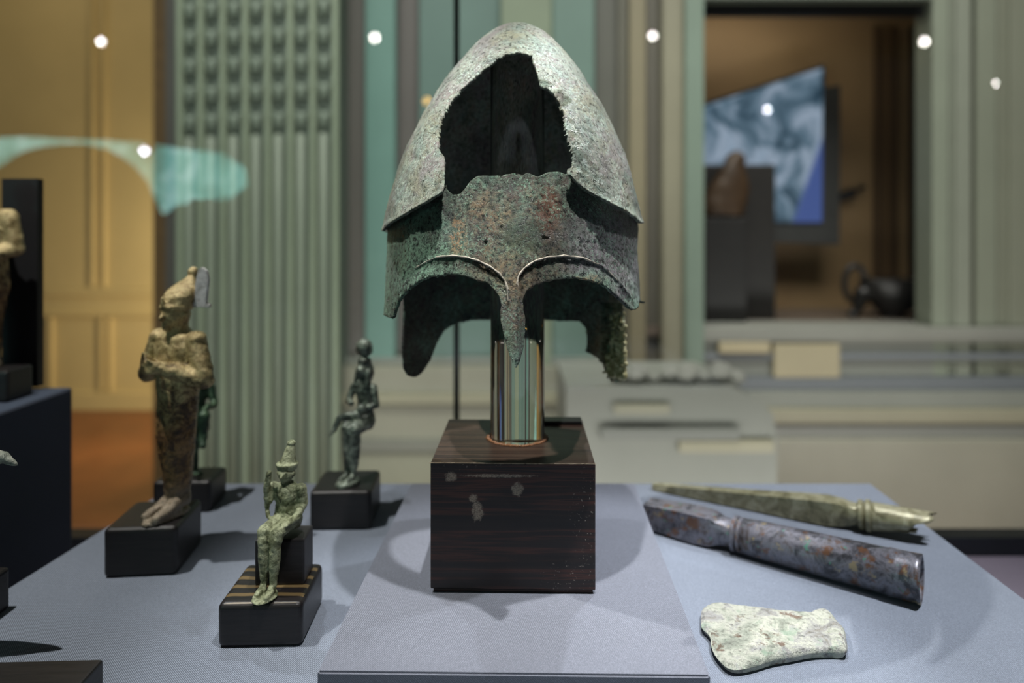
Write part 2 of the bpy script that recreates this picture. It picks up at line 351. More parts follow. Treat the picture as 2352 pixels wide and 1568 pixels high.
def add_ell(bm, c, r, u=16, v=10, rot=None):
    rr = bmesh.ops.create_uvsphere(bm, u_segments=u, v_segments=v, radius=1.0)
    for x in rr['verts']:
        co = Vector((x.co.x*r[0], x.co.y*r[1], x.co.z*r[2]))
        if rot is not None: co = rot @ co
        x.co = co + Vector(c)
def add_cap(bm, p0, p1, r0, r1, seg=14):
    p0 = Vector(p0); p1 = Vector(p1); d = (p1-p0)
    q = d.to_track_quat('Z', 'X').to_matrix(); L = d.length
    rings = []
    for k in range(5):
        a = -math.pi/2 + k*math.pi/8*0.98; rings.append((r0*math.sin(a), max(1e-4, r0*math.cos(a))))
    for k in range(5):
        a = k*math.pi/8*0.98 + 0.02; rings.append((L + r1*math.sin(a), max(1e-4, r1*math.cos(a))))
    prev = None; first = None
    for (z, r) in rings:
        ring = [bm.verts.new(p0 + q @ Vector((r*math.cos(2*math.pi*i/seg), r*math.sin(2*math.pi*i/seg), z))) for i in range(seg)]
        if prev:
            for i in range(seg): bm.faces.new((prev[i], prev[(i+1) % seg], ring[(i+1) % seg], ring[i]))
        else: first = ring
        prev = ring
    bm.faces.new(list(reversed(first))); bm.faces.new(prev)
def build(prims):
    bm = bmesh.new()
    for p in prims:
        if p[0] == 'loft': add_loft(bm, p[1])
        elif p[0] == 'ell': add_ell(bm, p[1], p[2], rot=p[3] if len(p) > 3 else None)
        elif p[0] == 'cap': add_cap(bm, *p[1:])
        elif p[0] == 'chain':
            for (a, ra), (b, rb) in zip(p[1], p[1][1:]): add_cap(bm, a, b, ra, rb)
        elif p[0] == 'box': add_box(bm, p[1], p[2], bevel=p[3] if len(p) > 3 else 0)
    return bm
def blob(name, prims, voxel, mat, parent=None, smooth=3, scale=1.0, rough=0.0, rscale=20, **kw):
    """one continuous surface grown over the listed body volumes"""
    bm = build(prims); me = bpy.data.meshes.new(name+'_raw'); bm.to_mesh(me); bm.free()
    o = bpy.data.objects.new(name+'_raw', me); C.objects.link(o)
    md = o.modifiers.new('r', 'REMESH'); md.mode = 'VOXEL'; md.voxel_size = voxel; md.use_smooth_shade = True
    sm = o.modifiers.new('s', 'SMOOTH'); sm.factor = 0.5; sm.iterations = smooth
    dg = bpy.context.evaluated_depsgraph_get(); out = bpy.data.meshes.new_from_object(o.evaluated_get(dg))
    bpy.data.objects.remove(o); bpy.data.meshes.remove(me)
    n = len(out.vertices); co = np.empty(n*3); out.vertices.foreach_get('co', co); co = co.reshape(-1, 3)
    if rough:
        nr = np.array([v.normal[:] for v in out.vertices])
        dn = np.array([mnoise.fractal(Vector(c)*rscale, 1.0, 2.0, 3) for c in co])
        co = co + nr*(dn*rough)[:, None]
    co = co*scale; out.vertices.foreach_set('co', co.ravel()); out.update(); out.name = name
    return mesh_obj(name, out, mat, parent, smooth=True, **kw)

# ================================================================== STRUCTURE
ZP = -0.257          # top of the raised helmet platform
ZM = -0.287          # top of the main plinth
ZC = -0.478          # floor of the case
YG = 1.02            # rear pane of the case
FLOOR = -1.30

# ---- case floor, plinths
box('floor', -6.5, 6.5, 1.10, 6.2, FLOOR-0.1, FLOOR, plain('orange parquet', sr(128, 74, 38), 0.35, 0, 0.25, 3), kind='structure')
cb = box('trim_1', -1.6, 1.6, -0.35, YG+0.05, ZC-0.12, ZC, M['cloth_floor'], kind='structure')

tab = [onplane(405, 1109, ZM), onplane(2000, 1109, ZM), onplane(2352, 1372, ZM), onplane(0, 1360, ZM)]
def extend(a, b, y):  # extend line a->b to depth y
    t = (y-a.y)/(b.y-a.y); return a+(b-a)*t
pts = [extend(tab[3], tab[0], tab[0].y), tab[1], extend(tab[1], tab[2], -0.05), extend(tab[0], tab[3], -0.05)]
bm = bmesh.new(); prism(bm, [(p.x, p.y) for p in reversed(pts)], ZC, ZM)
bmesh.ops.bevel(bm, geom=bm.edges[:], offset=0.002, segments=2, affect='EDGES')
mesh_obj('display_plinth', bm, M['cloth'], label='wide low display plinth covered in grey blue fabric', cat='plinth')
pl = [onplane(945, 1109, ZP), onplane(1457, 1109, ZP), onplane(1632, 1552, ZP), onplane(728, 1542, ZP)]
bm = bmesh.new(); prism(bm, [(p.x, p.y) for p in reversed(pl)], ZM, ZP)
bmesh.ops.bevel(bm, geom=bm.edges[:], offset=0.0012, segments=2, affect='EDGES')
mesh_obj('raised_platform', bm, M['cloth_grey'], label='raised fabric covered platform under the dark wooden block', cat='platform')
# side box, left
e1 = P(167, 889, 0.80)
box('side_plinth', -1.25, e1.x, 0.25, 0.80, ZC, e1.z, M['cloth_shaded'], bevel=0.003, label='tall dark blue fabric box at the left edge', cat='plinth')

# ---- rear pane and frame
bm = bmesh.new(); v = [bm.verts.new(c) for c in ((-1.6, YG, ZC+0.03), (1.6, YG, ZC+0.03), (1.6, YG, 1.5), (-1.6, YG, 1.5))]; bm.faces.new(v)
fr = empty('window_1', (0, 0, 0), kind='structure')
mesh_obj('glass_pane', bm, M['pane'], fr)
box('bottom_rail', -1.6, 1.6, YG-0.004, YG+0.03, ZC-0.0, ZC+0.028, M['metal_dark'], fr, 0.002)
a = P(1040, 0, YG); b = P(1056, 0, YG)
box('joint_strip', P(1042, 0, YG+.004).x, P(1054, 0, YG+.004).x, YG+0.004, YG+0.016, ZC+0.03, 1.4, plain('dark seal', sr(30, 34, 36), 0.5), fr)

# ---- gallery wall beyond the pane (vertical bands of a stepped, painted surround)
DW = 3.2
wb = empty('wall_back', (0, 0, 0), kind='structure')
wm = {}
def wmat(c):
    if c not in wm: wm[c] = plain('painted wall %d %d %d' % c, sr(*c), 0.55, 0, 0.06, 3)
    return wm[c]
pxbox('backing', 380, -500, 1600, 1400, DW+0.05, 0.12, wmat((96, 94, 88)), wb)
bands = [(770, 838, 0.02, (100, 98, 92)), (838, 908, 0.06, (98, 132, 122)), (908, 962, 0.0, (92, 88, 84)), (962, 1046, 0.05, (90, 114, 106)),
         (1050, 1150, 0.03, (94, 118, 110)), (1150, 1268, 0.07, (124, 136, 114)), (1268, 1366, 0.05, (104, 128, 118)),
         (1366, 1420, 0.0, (92, 92, 84)), (1420, 1446, 0.03, (102, 100, 88)), (1446, 1484, 0.07, (132, 124, 100)), (1484, 1522, 0.02, (104, 100, 90)), (1522, 1574, 0.09, (138, 134, 114)), (1574, 1618, 0.12, (120, 136, 122))]
for (x0, x1, pr, c) in bands:
    pxbox('moulding_strip', x0, -500, x1, 1400, DW-pr, 0.06+pr, wmat(c), wb, bevel=0.008)
# right of the niche
for (x0, x1, pr, c) in [(2142, 2180, 0.08, (130, 136, 120)), (2180, 2196, 0.07, (120, 124, 110)), (2196, 2232, 0.08, (132, 136, 122)), (2242, 2290, 0.075, (126, 130, 114)), (2290, 2320, 0.065, (120, 122, 106)), (2320, 2700, 0.075, (126, 128, 112))]:
    pxbox('moulding_strip', x0, -500, x1, 1400, DW-pr, 0.06+pr, wmat(c), wb, bevel=0.008)
pxbox('moulding_strip', 2230, 60, 2244, 845, DW-0.05, 0.04, wmat((60, 54, 44)), wb)
pxbox('backing', 2140, -500, 2800, 1400, DW+0.05, 0.12, wmat((96, 94, 88)), wb)
pxbox('panel', 1600, -500, 2142, -4, DW-0.10, 0.2, wmat((112, 120, 108)), wb)
pxbox('panel', 1600, 752, 2142, 1400, DW-0.08, 0.2, wmat((126, 128, 120)), wb)
# base ledges; the pale reflected haze over the wall is put into their colours
for (y0, y1, pr, c, x0) in [(752, 786, 0.11, (134, 134, 126), 1590), (812, 828, 0.10, (112, 116, 120), 1590), (868, 900, 0.12, (104, 108, 112), 1560), (900, 940, 0.15, (128, 130, 122), 1560),
                            (940, 975, 0.18, (144, 140, 120), 1540), (975, 1010, 0.17, (122, 122, 116), 1540), (1010, 1330, 0.20, (142, 140, 126), 1500)]:
    pxbox('haze_ledge', x0, y0, 2700, y1, DW-pr, 0.2+pr*0.5, wmat(c), wb, bevel=0.012)
for (y0, y1, pr, c) in [(822, 842, 0.07, (120, 124, 116)), (842, 905, 0.11, (134, 134, 118)), (905, 930, 0.13, (142, 140, 118)), (930, 1010, 0.11, (138, 138, 122)), (1010, 1040, 0.13, (116, 118, 108)), (1040, 1330, 0.12, (138, 140, 122))]:
    pxbox('haze_band', 778, y0, 1440, y1, DW-pr, 0.16, wmat(c), wb, bevel=0.006)  # added courses painting the grey-beige reflections over the lower wall bands
# warm reflection patches below the niche, built as lighter blocks
for (x0, y0, x1, y1, c) in [(1652, 786, 1770, 812, (170, 158, 128)), (1778, 790, 1930, 868, (164, 154, 126))]:
    pxbox('reflection_patch', x0, y0, x1, y1, DW-0.115, 0.05, wmat(c), wb, bevel=0.006)

# ---- fluted pilaster with husk chains
DP = 2.95
pil = empty('trim_2', (0, 0, 0), kind='structure')
pxbox('backing', 402, -420, 776, 1500, DP+0.035, 0.2, wmat((92, 104, 94)), pil)
mfil = wmat((132, 144, 122)); mreed = wmat((118, 128, 112)); mhusk = wmat((104, 116, 102))
xs = [404, 452, 503, 555, 606, 658, 710, 762]
for i, x in enumerate(xs):
    pxbox('fillet', x, -420, x+14, 1500, DP, 0.04, mfil, pil, bevel=0.006)
hus = None
pitch = 65
for i in range(7):
    xa = xs[i]+14; xb = xs[i+1]; xm = (xa+xb)/2
    c = P(xm, 0, DP+0.02); r = (xb-xa)/2/F*DP*0.62
    zt = P(0, 318-i*1.5, DP).z; zb = P(0, 1500, DP).z
    bm = bmesh.new(); add_loft(bm, [(c.x, c.y, zb, r, r), (c.x, c.y, zt, r, r), (c.x, c.y, zt+r*0.6, r*0.3, r*0.3)], 12)
    mesh_obj('reed', bm, mreed, pil, smooth=True)
    for k in range(11):
        zc = P(0, 282-i*1.5-k*pitch, DP).z
        if hus is None:
            bm = bmesh.new()
            add_loft(bm, [(0, 0, -0.052, 0.004, 0.004), (0, 0, -0.035, 0.013, 0.010), (0, 0, -0.005, 0.026, 0.016), (0, 0, 0.02, 0.024, 0.014), (0, 0, 0.036, 0.012, 0.008)], 10)
            add_ell(bm, (0, -0.002, 0.052), (0.010, 0.010, 0.010), 8, 6)
            add_ell(bm, (-0.021, 0, 0.024), (0.009, 0.010, 0.020), 8, 6); add_ell(bm, (0.021, 0, 0.024), (0.009, 0.010, 0.020), 8, 6)
            hus = mesh_obj('husk', bm, mhusk, pil, smooth=True); o = hus
        else:
            o = bpy.data.objects.new('husk', hus.data); C.objects.link(o); o.parent = pil
        o.location = (c.x, c.y+0.004, zc)
# ---- warm room to the left
DY = 5.1
ym = plain('ochre wall', sr(200, 176, 124), 0.6, 0, 0.06, 2)
wl = empty('wall_left', (0, 0, 0), kind='structure')
pxbox('panel', -900, -700, 470, 945, DY, 0.15, ym, wl)
for (x0, y0, x1, y1) in [(96, 664, 372, 680), (96, 718, 372, 728), (110, 730, 118, 900), (226, 730, 234, 900), (246, 730, 254, 900), (356, 730, 362, 900), (206, -300, 214, 660), (232, -300, 240, 660), (96, 902, 372, 945)]:
    pxbox('moulding_strip', x0, y0, x1, y1, DY-0.03, 0.04, ym, wl, bevel=0.01)
box('door_reveal', P(376, 0, 3.4).x, P(403, 0, 3.2).x, 3.3, 3.6, FLOOR, 2.2, plain('brown reveal', sr(104, 82, 50), 0.6), wl)

# ---- niche in the back wall, right
ni = empty('window_2', (0, 0, 0), kind='structure')
nb = plain('brown niche lining', sr(142, 116, 82), 0.6, 0, 0.08, 3)
DN = 3.95
pxbox('niche_back', 1480, -150, 2300, 900, DN, 0.05, nb, ni)
fx0 = P(1617, 0, DW-0.1).x; fx1 = P(2142, 0, DW-0.1).x; fz0 = P(0, 752, DW-0.08).z; fz1 = P(0, 0, DW-0.1).z
box('niche_side', fx1+0.62, fx1+0.65, DW+0.0, DN, fz0, fz1+0.3, nb, ni)
box('niche_side', fx0-0.30, fx0-0.27, DW+0.0, DN, fz0, fz1+0.3, nb, ni)
box('niche_floor', fx0-0.3, fx1+0.65, DW-0.05, DN, fz0-0.04, fz0, plain('grey brown shelf', sr(96, 84, 74), 0.4), ni)
pxbox('niche_blind', 1612, -160, 2144, 34, DW-0.02, 0.04, M['black'], ni)
for (x0, x1, c) in [(2012, 2024, (84, 66, 46)), (2034, 2044, (104, 82, 56)), (2052, 2062, (84, 66, 46)), (2094, 2110, (56, 48, 36)), (2128, 2142, (78, 58, 38))]:
    pxbox('lining_strip', x0, 60, x1, 690, DN-0.04, 0.04, wmat(c), ni)
area('niche_light', (fx0+0.45, DW+0.35, fz1+0.22), (fx0+0.6, DN, -0.1), 2.3, (1.0, 0.88, 0.70), 0.8, 0.15)

# ---- the gallery behind the viewer, seen only as reflections in the rear pane
def mirror(px, py, L):
    v = P(px, py, L); return Vector((v.x, 2*YG-L, v.z))
box('ceiling', -4.5, 4.5, -4.2, 0.0, 1.62, 1.70, plain('dark ceiling', sr(30, 30, 32), 0.8), kind='structure')
mlamp = emit('lamp light', (1.0, 0.96, 0.90), 110.0); mlamp2 = emit('violet lamp light', (0.85, 0.88, 1.0), 110.0); mamb = emit('amber lamp light', (1.0, 0.55, 0.12), 30.0)
lamp_specs = [(235, 95, 4.2, .022, mlamp, 'leftmost'), (862, 86, 4.2, .024, mlamp, 'second'), (1498, 82, 4.2, .021, mlamp, 'third'), (2120, 95, 4.2, .024, mlamp, 'fourth'),
              (335, 345, 3.6, .020, mlamp2, 'low violet'), (1760, 250, 3.6, .016, mlamp2, 'low'), (2283, 190, 3.6, .010, mlamp, 'dim'), (982, 230, 3.6, .02, mamb, 'amber')]
lab = {'leftmost': 'bright ceiling spotlight mirrored at the upper left above the ochre wall', 'second': 'bright ceiling spotlight mirrored right of the fluted pilaster',
       'third': 'bright ceiling spotlight mirrored right of the helmet top', 'fourth': 'bright ceiling spotlight mirrored at the top right corner of the niche',
       'low violet': 'bluish spotlight mirrored at the end of the turquoise glow', 'low': 'white spotlight mirrored on the tilted video screen',
       'dim': 'dim spotlight mirrored on the panelling right of the niche', 'amber': 'small amber lamp mirrored left of the helmet'}
for (px, py, L, r, m, k) in lamp_specs:
    p = mirror(px, py, L); e = empty('spotlight', p, label=lab[k], cat='spotlight')
    bm = bmesh.new(); add_loft(bm, [(0, 0, -0.012, r*1.2, r*1.2), (0, 0, 0.06, r*1.1, r*1.1), (0, 0, 0.075, r*.5, r*.5)], 16)
    h = mesh_obj('housing', bm, M['black'], e); q = (Vector((0, 0.9, -0.42))).to_track_quat('-Z', 'Y').to_euler(); h.rotation_euler = q
    bm = bmesh.new(); add_loft(bm, [(0, 0, -0.018, r, r), (0, 0, -0.0125, r, r)], 16); l_ = mesh_obj('lens', bm, m, e); l_.rotation_euler = q
    box('stem', -0.006, 0.006, -0.055, -0.043, 0.03, 1.62-p.z, M['black'], e)
# turquoise projection on a vault
tq = [(-60, 318), (60, 314), (160, 320), (250, 322), (330, 328), (420, 342), (510, 352), (560, 385), (565, 425), (530, 455), (450, 462), (405, 470), (374, 492), (356, 455), (338, 415), (312, 384), (276, 358), (240, 341), (190, 330), (130, 330), (80, 338), (40, 350), (0, 378), (-60, 400)]
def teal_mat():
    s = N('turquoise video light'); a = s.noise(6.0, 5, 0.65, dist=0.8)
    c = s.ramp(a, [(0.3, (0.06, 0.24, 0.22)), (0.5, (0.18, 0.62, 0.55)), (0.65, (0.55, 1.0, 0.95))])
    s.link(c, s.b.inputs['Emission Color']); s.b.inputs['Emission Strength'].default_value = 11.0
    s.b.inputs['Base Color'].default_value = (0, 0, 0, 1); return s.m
bm = bmesh.new(); pv = [mirror(x, y, 4.6) for x, y in tq]
vs0 = [bm.verts.new(p) for p in pv]; vs1 = [bm.verts.new(p+Vector((0, -0.02, 0))) for p in pv]
bm.faces.new(vs0); bm.faces.new(list(reversed(vs1)))
for i in range(len(pv)): bm.faces.new((vs0[i], vs1[i], vs1[(i+1) % len(pv)], vs0[(i+1) % len(pv)]))
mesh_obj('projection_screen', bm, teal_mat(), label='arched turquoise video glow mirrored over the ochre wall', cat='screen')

# ================================================================== HELMET
DC = 0.556; XC0 = (1177-CX)/F*DC
prof_px = [(57, 0), (57.6, 12), (59, 22), (61.5, 33), (67, 46), (75, 60), (84, 72), (97, 87), (118, 108), (142, 129), (175, 155), (211, 179), (240, 198), (271, 215), (310, 234), (351, 252), (400, 270), (440, 281), (480, 291), (520, 298), (560, 297.5), (620, 297.5), (700, 302), (760, 305), (1040, 305)]
BR = 1.18
za = []
for (y, hw) in prof_px:
    a_ = hw*0.55/F
    for _ in range(6):
        b_ = a_*BR; D_ = math.sqrt(DC*DC-b_*b_); a_ = hw*D_/F
    Dt = DC-(b_*b_)/DC
    za.append(((HY-y)/F*Dt, a_))
za = np.array(za)     # descending z
arc = np.concatenate([[0], np.cumsum(np.hypot(np.diff(za[:, 0]), np.diff(za[:, 1])))])
NS = 330
sfine = np.linspace(0, arc[-1], NS*4)
zf = np.interp(sfine, arc, za[:, 0]); af = np.interp(sfine, arc, za[:, 1])
def smooth1(v, k=40):
    ker = np.hanning(2*k+1); ker /= ker.sum()
    lo = 2*v[0]-v[1:k+1][::-1]; hi = 2*v[-1]-v[-k-1:-1][::-1]
    return np.convolve(np.concatenate([lo, v, hi]), ker, 'valid')
# mirror at apex: z even, a odd
zs_ = np.concatenate([zf[1:41][::-1], zf, 2*zf[-1]-zf[-41:-1][::-1]]); as_ = np.concatenate([-af[1:41][::-1], af, 2*af[-1]-af[-41:-1][::-1]])
ker = np.hanning(81); ker /= ker.sum()
zf = np.convolve(zs_, ker, 'valid'); af = np.maximum(np.convolve(as_, ker, 'valid'), 0); af[0] = 0

eyeL = [(871, 720), (884, 725), (896, 730), (903, 726), (910, 704), (922, 680), (943, 660), (963, 644), (987, 635), (1016, 631), (1045, 629), (1075, 635), (1104, 645), (1123, 651), (1136, 666), (1148, 684), (1151, 701), (1149, 718), (1150, 733), (1157, 768), (1166, 804), (1177, 833), (1186, 846), (1192, 833), (1201, 804), (1206, 763), (1207, 733), (1202, 713), (1201, 689), (1209, 669), (1230, 654), (1251, 647), (1280, 640), (1309, 637), (1344, 641), (1382, 651), (1397, 663), (1415, 678), (1430, 692), (1450, 710), (1459, 711), (1467, 704), (1469, 692), (1520, 692)]
shellL = [(700, 536), (873, 535), (893, 514), (928, 492), (972, 467), (1016, 441), (1020, 429)]
shellR = [(1305, 397), (1328, 422), (1353, 440), (1397, 464), (1427, 479), (1456, 497), (1473, 512), (1700, 513)]
browtop = [(1020, 429), (1028, 439), (1041, 447.5), (1058, 444.6), (1069.6, 431.7), (1077, 420), (1084, 412), (1098, 403), (1125, 404), (1155, 403), (1166, 400), (1176, 397.5), (1190, 399), (1201, 402), (1207, 398), (1213, 396.5), (1223, 401), (1233, 407), (1242, 403), (1250, 399), (1262, 395), (1282, 393.5), (1290, 396), (1299, 400), (1305, 397)]
holetop = [(1305, 397), (1303, 387), (1316, 386), (1318, 360), (1312, 340), (1305, 317), (1299, 297), (1298, 277), (1296, 259), (1285, 236), (1273, 216), (1256, 203.6), (1244.6, 200.7), (1240, 191), (1233, 165), (1227, 145), (1221.6, 127.6), (1196, 121), (1181, 121), (1161, 126), (1144, 133), (1127, 149), (1107, 162), (1099.7, 170.6), (1081, 185), (1058, 208), (1038, 231), (1023.6, 256.7), (1012, 277), (1007, 300), (1004, 322.7), (1006, 340), (1015, 360), (1021, 383), (1020, 429)]
def jag(poly, amp, step=5.0, seed=0):
    out = []; q = 0
    for (a, b) in zip(poly, poly[1:]):
        L = math.hypot(b[0]-a[0], b[1]-a[1]); n = max(1, int(L/step))
        for k in range(n):
            t = k/n; x = a[0]+(b[0]-a[0])*t; y = a[1]+(b[1]-a[1])*t
            nx, ny = -(b[1]-a[1])/L, (b[0]-a[0])/L
            d = amp*(mnoise.noise(Vector((x*0.09, y*0.09, seed)))*1.2+mnoise.noise(Vector((x*0.3, y*0.3, seed+5)))*0.6)
            out.append((x+nx*d, y+ny*d))
    out.append(poly[-1]); return out
holetop_j = jag(holetop, 2.0, seed=1); browtop_j = jag(browtop, 1.3, seed=2); eye_j = jag(eyeL, 1.3, seed=3)
shellL_j = jag(shellL, 1.0, seed=4); shellR_j = jag(shellR, 1.0, seed=5)
rear = [(926, 700), (922, 800), (925, 845), (935, 862), (948, 866), (965, 855), (985, 825), (1000, 785), (1018, 757), (1045, 741), (1080, 735), (1176, 733), (1260, 735), (1335, 738), (1350, 755), (1352, 790), (1348, 806), (1378, 822), (1392, 858), (1405, 872), (1430, 876), (1437, 830), (1440, 790), (1436, 740), (1432, 700)]
def inside(px, py, poly):
    poly = np.array(poly); x0 = poly[:, 0]; y0 = poly[:, 1]; x1 = np.roll(x0, -1); y1 = np.roll(y0, -1)
    r = np.zeros(px.shape, bool)
    for a, b, c, d in zip(x0, y0, x1, y1):
        if b == d: continue
        cond = ((b > py) != (d > py)) & (px < (c-a)*(py-b)/(d-b)+a); r ^= cond
    return r
def snap(px, py, poly, maxd):
    poly = np.array(poly); bx = px.copy(); by = py.copy(); bd = np.full(px.shape, 1e9)
    for (a, b) in zip(poly[:-1], poly[1:]):
        d = b-a; L2 = (d*d).sum()+1e-9; t = np.clip(((px-a[0])*d[0]+(py-a[1])*d[1])/L2, 0, 1)
        qx = a[0]+d[0]*t; qy = a[1]+d[1]*t; dd = np.hypot(px-qx, py-qy); m = dd < bd
        bd[m] = dd[m]; bx[m] = qx[m]; by[m] = qy[m]
    ok = bd < maxd
    return np.where(ok, bx, px), np.where(ok, by, py), ok
def dist_poly(px, py, poly):
    poly = np.array(poly); bd = np.full(px.shape, 1e9)
    for (a, b) in zip(poly[:-1], poly[1:]):
        d = b-a; L2 = (d*d).sum()+1e-9; t = np.clip(((px-a[0])*d[0]+(py-a[1])*d[1])/L2, 0, 1)
        bd = np.minimum(bd, np.hypot(px-(a[0]+d[0]*t), py-(a[1]+d[1]*t)))
    return bd
NT = 820
th = np.linspace(-math.pi, math.pi, NT, endpoint=False)
# denser columns toward the front
th = th-0.45*np.sin(th)
def helmet_grid(i0, i1, off_fn, name, keep_fn, edges, mat, parent, thick, noise_amp):
    idx = np.linspace(i0, i1, int((i1-i0)/3)).astype(int)
    Z = zf[idx][:, None]+0*th[None, :]; A = af[idx][:, None]+0*th[None, :]; T = th[None, :]+0*Z
    cx = XC0+0.0035*np.clip(Z/0.17, 0, 1)
    off = off_fn(Z, T)*np.clip(A/0.03, 0, 1)
    X = cx+(A+off)*np.sin(T); Y = DC-(A*BR+off)*np.cos(T)
    px = CX+X/Y*F; py = HY-Z/Y*F
    # relief
    front = np.cos(T) > 0
    n1 = np.array([mnoise.fractal(Vector((x*30, y*30, z*30)), 0.9, 2.0, 5) for x, y, z in zip(X.ravel(), Y.ravel(), Z.ravel())]).reshape(X.shape)
    n2 = np.array([mnoise.noise(Vector((x*220, y*220, z*220))) for x, y, z in zip(X.ravel(), Y.ravel(), Z.ravel())]).reshape(X.shape)
    rel = noise_amp*(n1*0.6+n2*0.25)
    if name == 'face_guard':
        for arcpts in (ridgeL, ridgeR):
            d = dist_poly(px, py, arcpts); rel += np.where(front, 0.0006*np.exp(-(d/3.0)**2), 0)
        band = inside(px, py, bandL) | inside(px, py, bandR)
        rel += np.where(front & band, -0.0005, 0)
        # keeled nasal
        nas = front & (py > 640) & (np.abs(px-1184) < 40)
        rel += np.where(nas, 0.004*np.exp(-((px-1184)/14)**2)*np.clip((py-640)/60, 0, 1), 0)
        crust = (~front) & (px > 1385) & (py > 690)
        n3 = np.array([mnoise.noise(Vector((x*110, y*110, z*110))) for x, y, z in zip(X.ravel(), Y.ravel(), Z.ravel())]).reshape(X.shape)
        rel += np.where(crust, 0.009*np.abs(n2)+0.008*np.abs(n3)+0.003, 0)
    if name == 'crown_shell':
        # dents and blisters at the hole's right rim
        for (bx_, by_, r_, am) in ((1300, 235, 14, -0.0025), (1262, 180, 16, 0.0018), (1285, 205, 9, .0015), (950, 365, 12, -0.0015), (1325, 400, 10, 0.0015), (1420, 470, 14, .001)):
            rel += np.where(front, am*np.exp(-(((px-bx_)**2+(py-by_)**2)/r_**2)), 0)
        # folded lip along the rim
        dl = np.minimum(dist_poly(px, py, shellL), dist_poly(px, py, shellR)); rel += np.where(front, 0.0012*np.exp(-(dl/6)**2), 0)
    rel = rel*np.clip(A/0.02, 0.1, 1)
    X = X+rel*np.sin(T); Y = Y-rel*np.cos(T)
    px = CX+X/Y*F; py = HY-Z/Y*F
    nr_, nc_ = X.shape
    fcx = lambda Q: 0.25*(Q[:-1]+Q[1:]+np.roll(Q, -1, 1)[:-1]+np.roll(Q, -1, 1)[1:])
    kf = keep_fn(fcx(px), fcx(py), fcx(np.cos(T)) > 0)
    vid = np.arange(nr_*nc_).reshape(nr_, nc_)
    a = vid[:-1]; b = np.roll(vid, -1, 1)[:-1]; c = np.roll(vid, -1, 1)[1:]; d = vid[1:]
    faces = np.stack([a, d, c, b], -1)[kf]
    # boundary vertices -> snap on the outline
    cnt = np.zeros(nr_*nc_, int); np.add.at(cnt, faces.ravel(), 1)
    bd = ((cnt > 0) & (cnt < 4)).reshape(nr_, nc_)
    for (poly, isfront, md) in edges:
        m = bd & ((np.cos(T) > 0.12) if isfront else ~front)
        sx, sy, ok = snap(px[m], py[m], poly, md)
        Xn = (sx-CX)/F*Y[m]; Zn = (HY-sy)/F*Y[m]
        X[m] = Xn; Z[m] = Zn; bm_ = np.zeros_like(bd); bm_[m] = ok; bd = bd & ~bm_
    used = np.unique(faces); remap = -np.ones(nr_*nc_, int); remap[used] = np.arange(len(used))
    V = np.stack([X.ravel(), Y.ravel(), Z.ravel()], -1)[used]; Fc = remap[faces]
    me = bpy.data.meshes.new(name); me.from_pydata(V.tolist(), [], Fc.tolist()); me.update()
    # weld apex
    bm = bmesh.new(); bm.from_mesh(me); bmesh.ops.remove_doubles(bm, verts=bm.verts, dist=0.00012)
    loose = [v_ for v_ in bm.verts if not v_.link_faces]; bmesh.ops.delete(bm, geom=loose, context='VERTS')
    bm.to_mesh(me); bm.free()
    o = mesh_obj(name, me, mat, parent, smooth=True)
    md = o.modifiers.new('thickness', 'SOLIDIFY'); md.thickness = thick; md.offset = -1
    return o
ridgeL = [(930, 650), (954, 616), (981, 600), (1004, 590), (1039, 587), (1075, 591), (1104, 601), (1127, 613), (1148, 629), (1160, 645), (1166, 663), (1168, 690)]
ridgeR = [(1196, 690), (1188, 651), (1191, 634), (1204, 616), (1227, 600), (1256, 591), (1295, 587), (1339, 592), (1374, 607), (1403, 628), (1427, 654), (1450, 684)]
bandL = ridgeL[1:]+[(1166, 690), (1150, 700), (1136, 666), (1123, 690), (1045, 640), (960, 660)]
bandR = ridgeR[1:]+[(1440, 705), (1400, 670), (1300, 650), (1215, 680), (1204, 690)]
hel = empty('bronze_helmet', (0, 0, 0), label='pointed green bronze helmet with a torn hole in front', cat='helmet')
hole = holetop_j+browtop_j[::-1]
shx = [p[0] for p in shellL[:-1]]+[1022, 1303]+[p[0] for p in shellR]; shy = [p[1] for p in shellL[:-1]]+[300, 300]+[p[1] for p in shellR]
def keep_shell(px, py, fr_):
    g = np.interp(px, shx, shy)
    return np.where(fr_, (py < g) & ~inside(px, py, hole), py < 533)
FG = [(600, 500)]+[(872, 525), (893, 506), (928, 483), (972, 458), (1018, 432)]+browtop_j+[(1330, 412), (1353, 430), (1397, 454), (1427, 470), (1456, 488), (1473, 502), (1750, 502), (1750, 500), (1750, 692)]+eye_j[::-1]+[(600, 720)]
RG = [(600, 500), (1760, 500), (1760, 600), (1470, 600), (1436, 640)]+rear[::-1]+[(922, 640), (890, 600), (600, 600)]
def keep_band(px, py, fr_):
    return np.where(fr_, inside(px, py, FG), inside(px, py, RG))
iz = lambda z: int(np.argmin(np.abs(zf-z)))
helmet_grid(0, iz(-0.004), lambda Z, T: 0*Z, 'crown_shell', keep_shell, [(holetop_j, True, 5), (shellL_j, True, 5), (shellR_j, True, 5)], M['shell'], hel, 0.0022, 0.0016)
helmet_grid(iz(0.055), len(zf)-1, lambda Z, T: -0.0024-0.0068*np.clip(np.cos(T), 0, 1)*np.clip((Z+0.035)/0.03, 0, 1), 'face_guard', keep_band, [(browtop_j, True, 5), (eye_j, True, 4), (rear, False, 6)], M['brow'], hel, 0.0022, 0.0018)

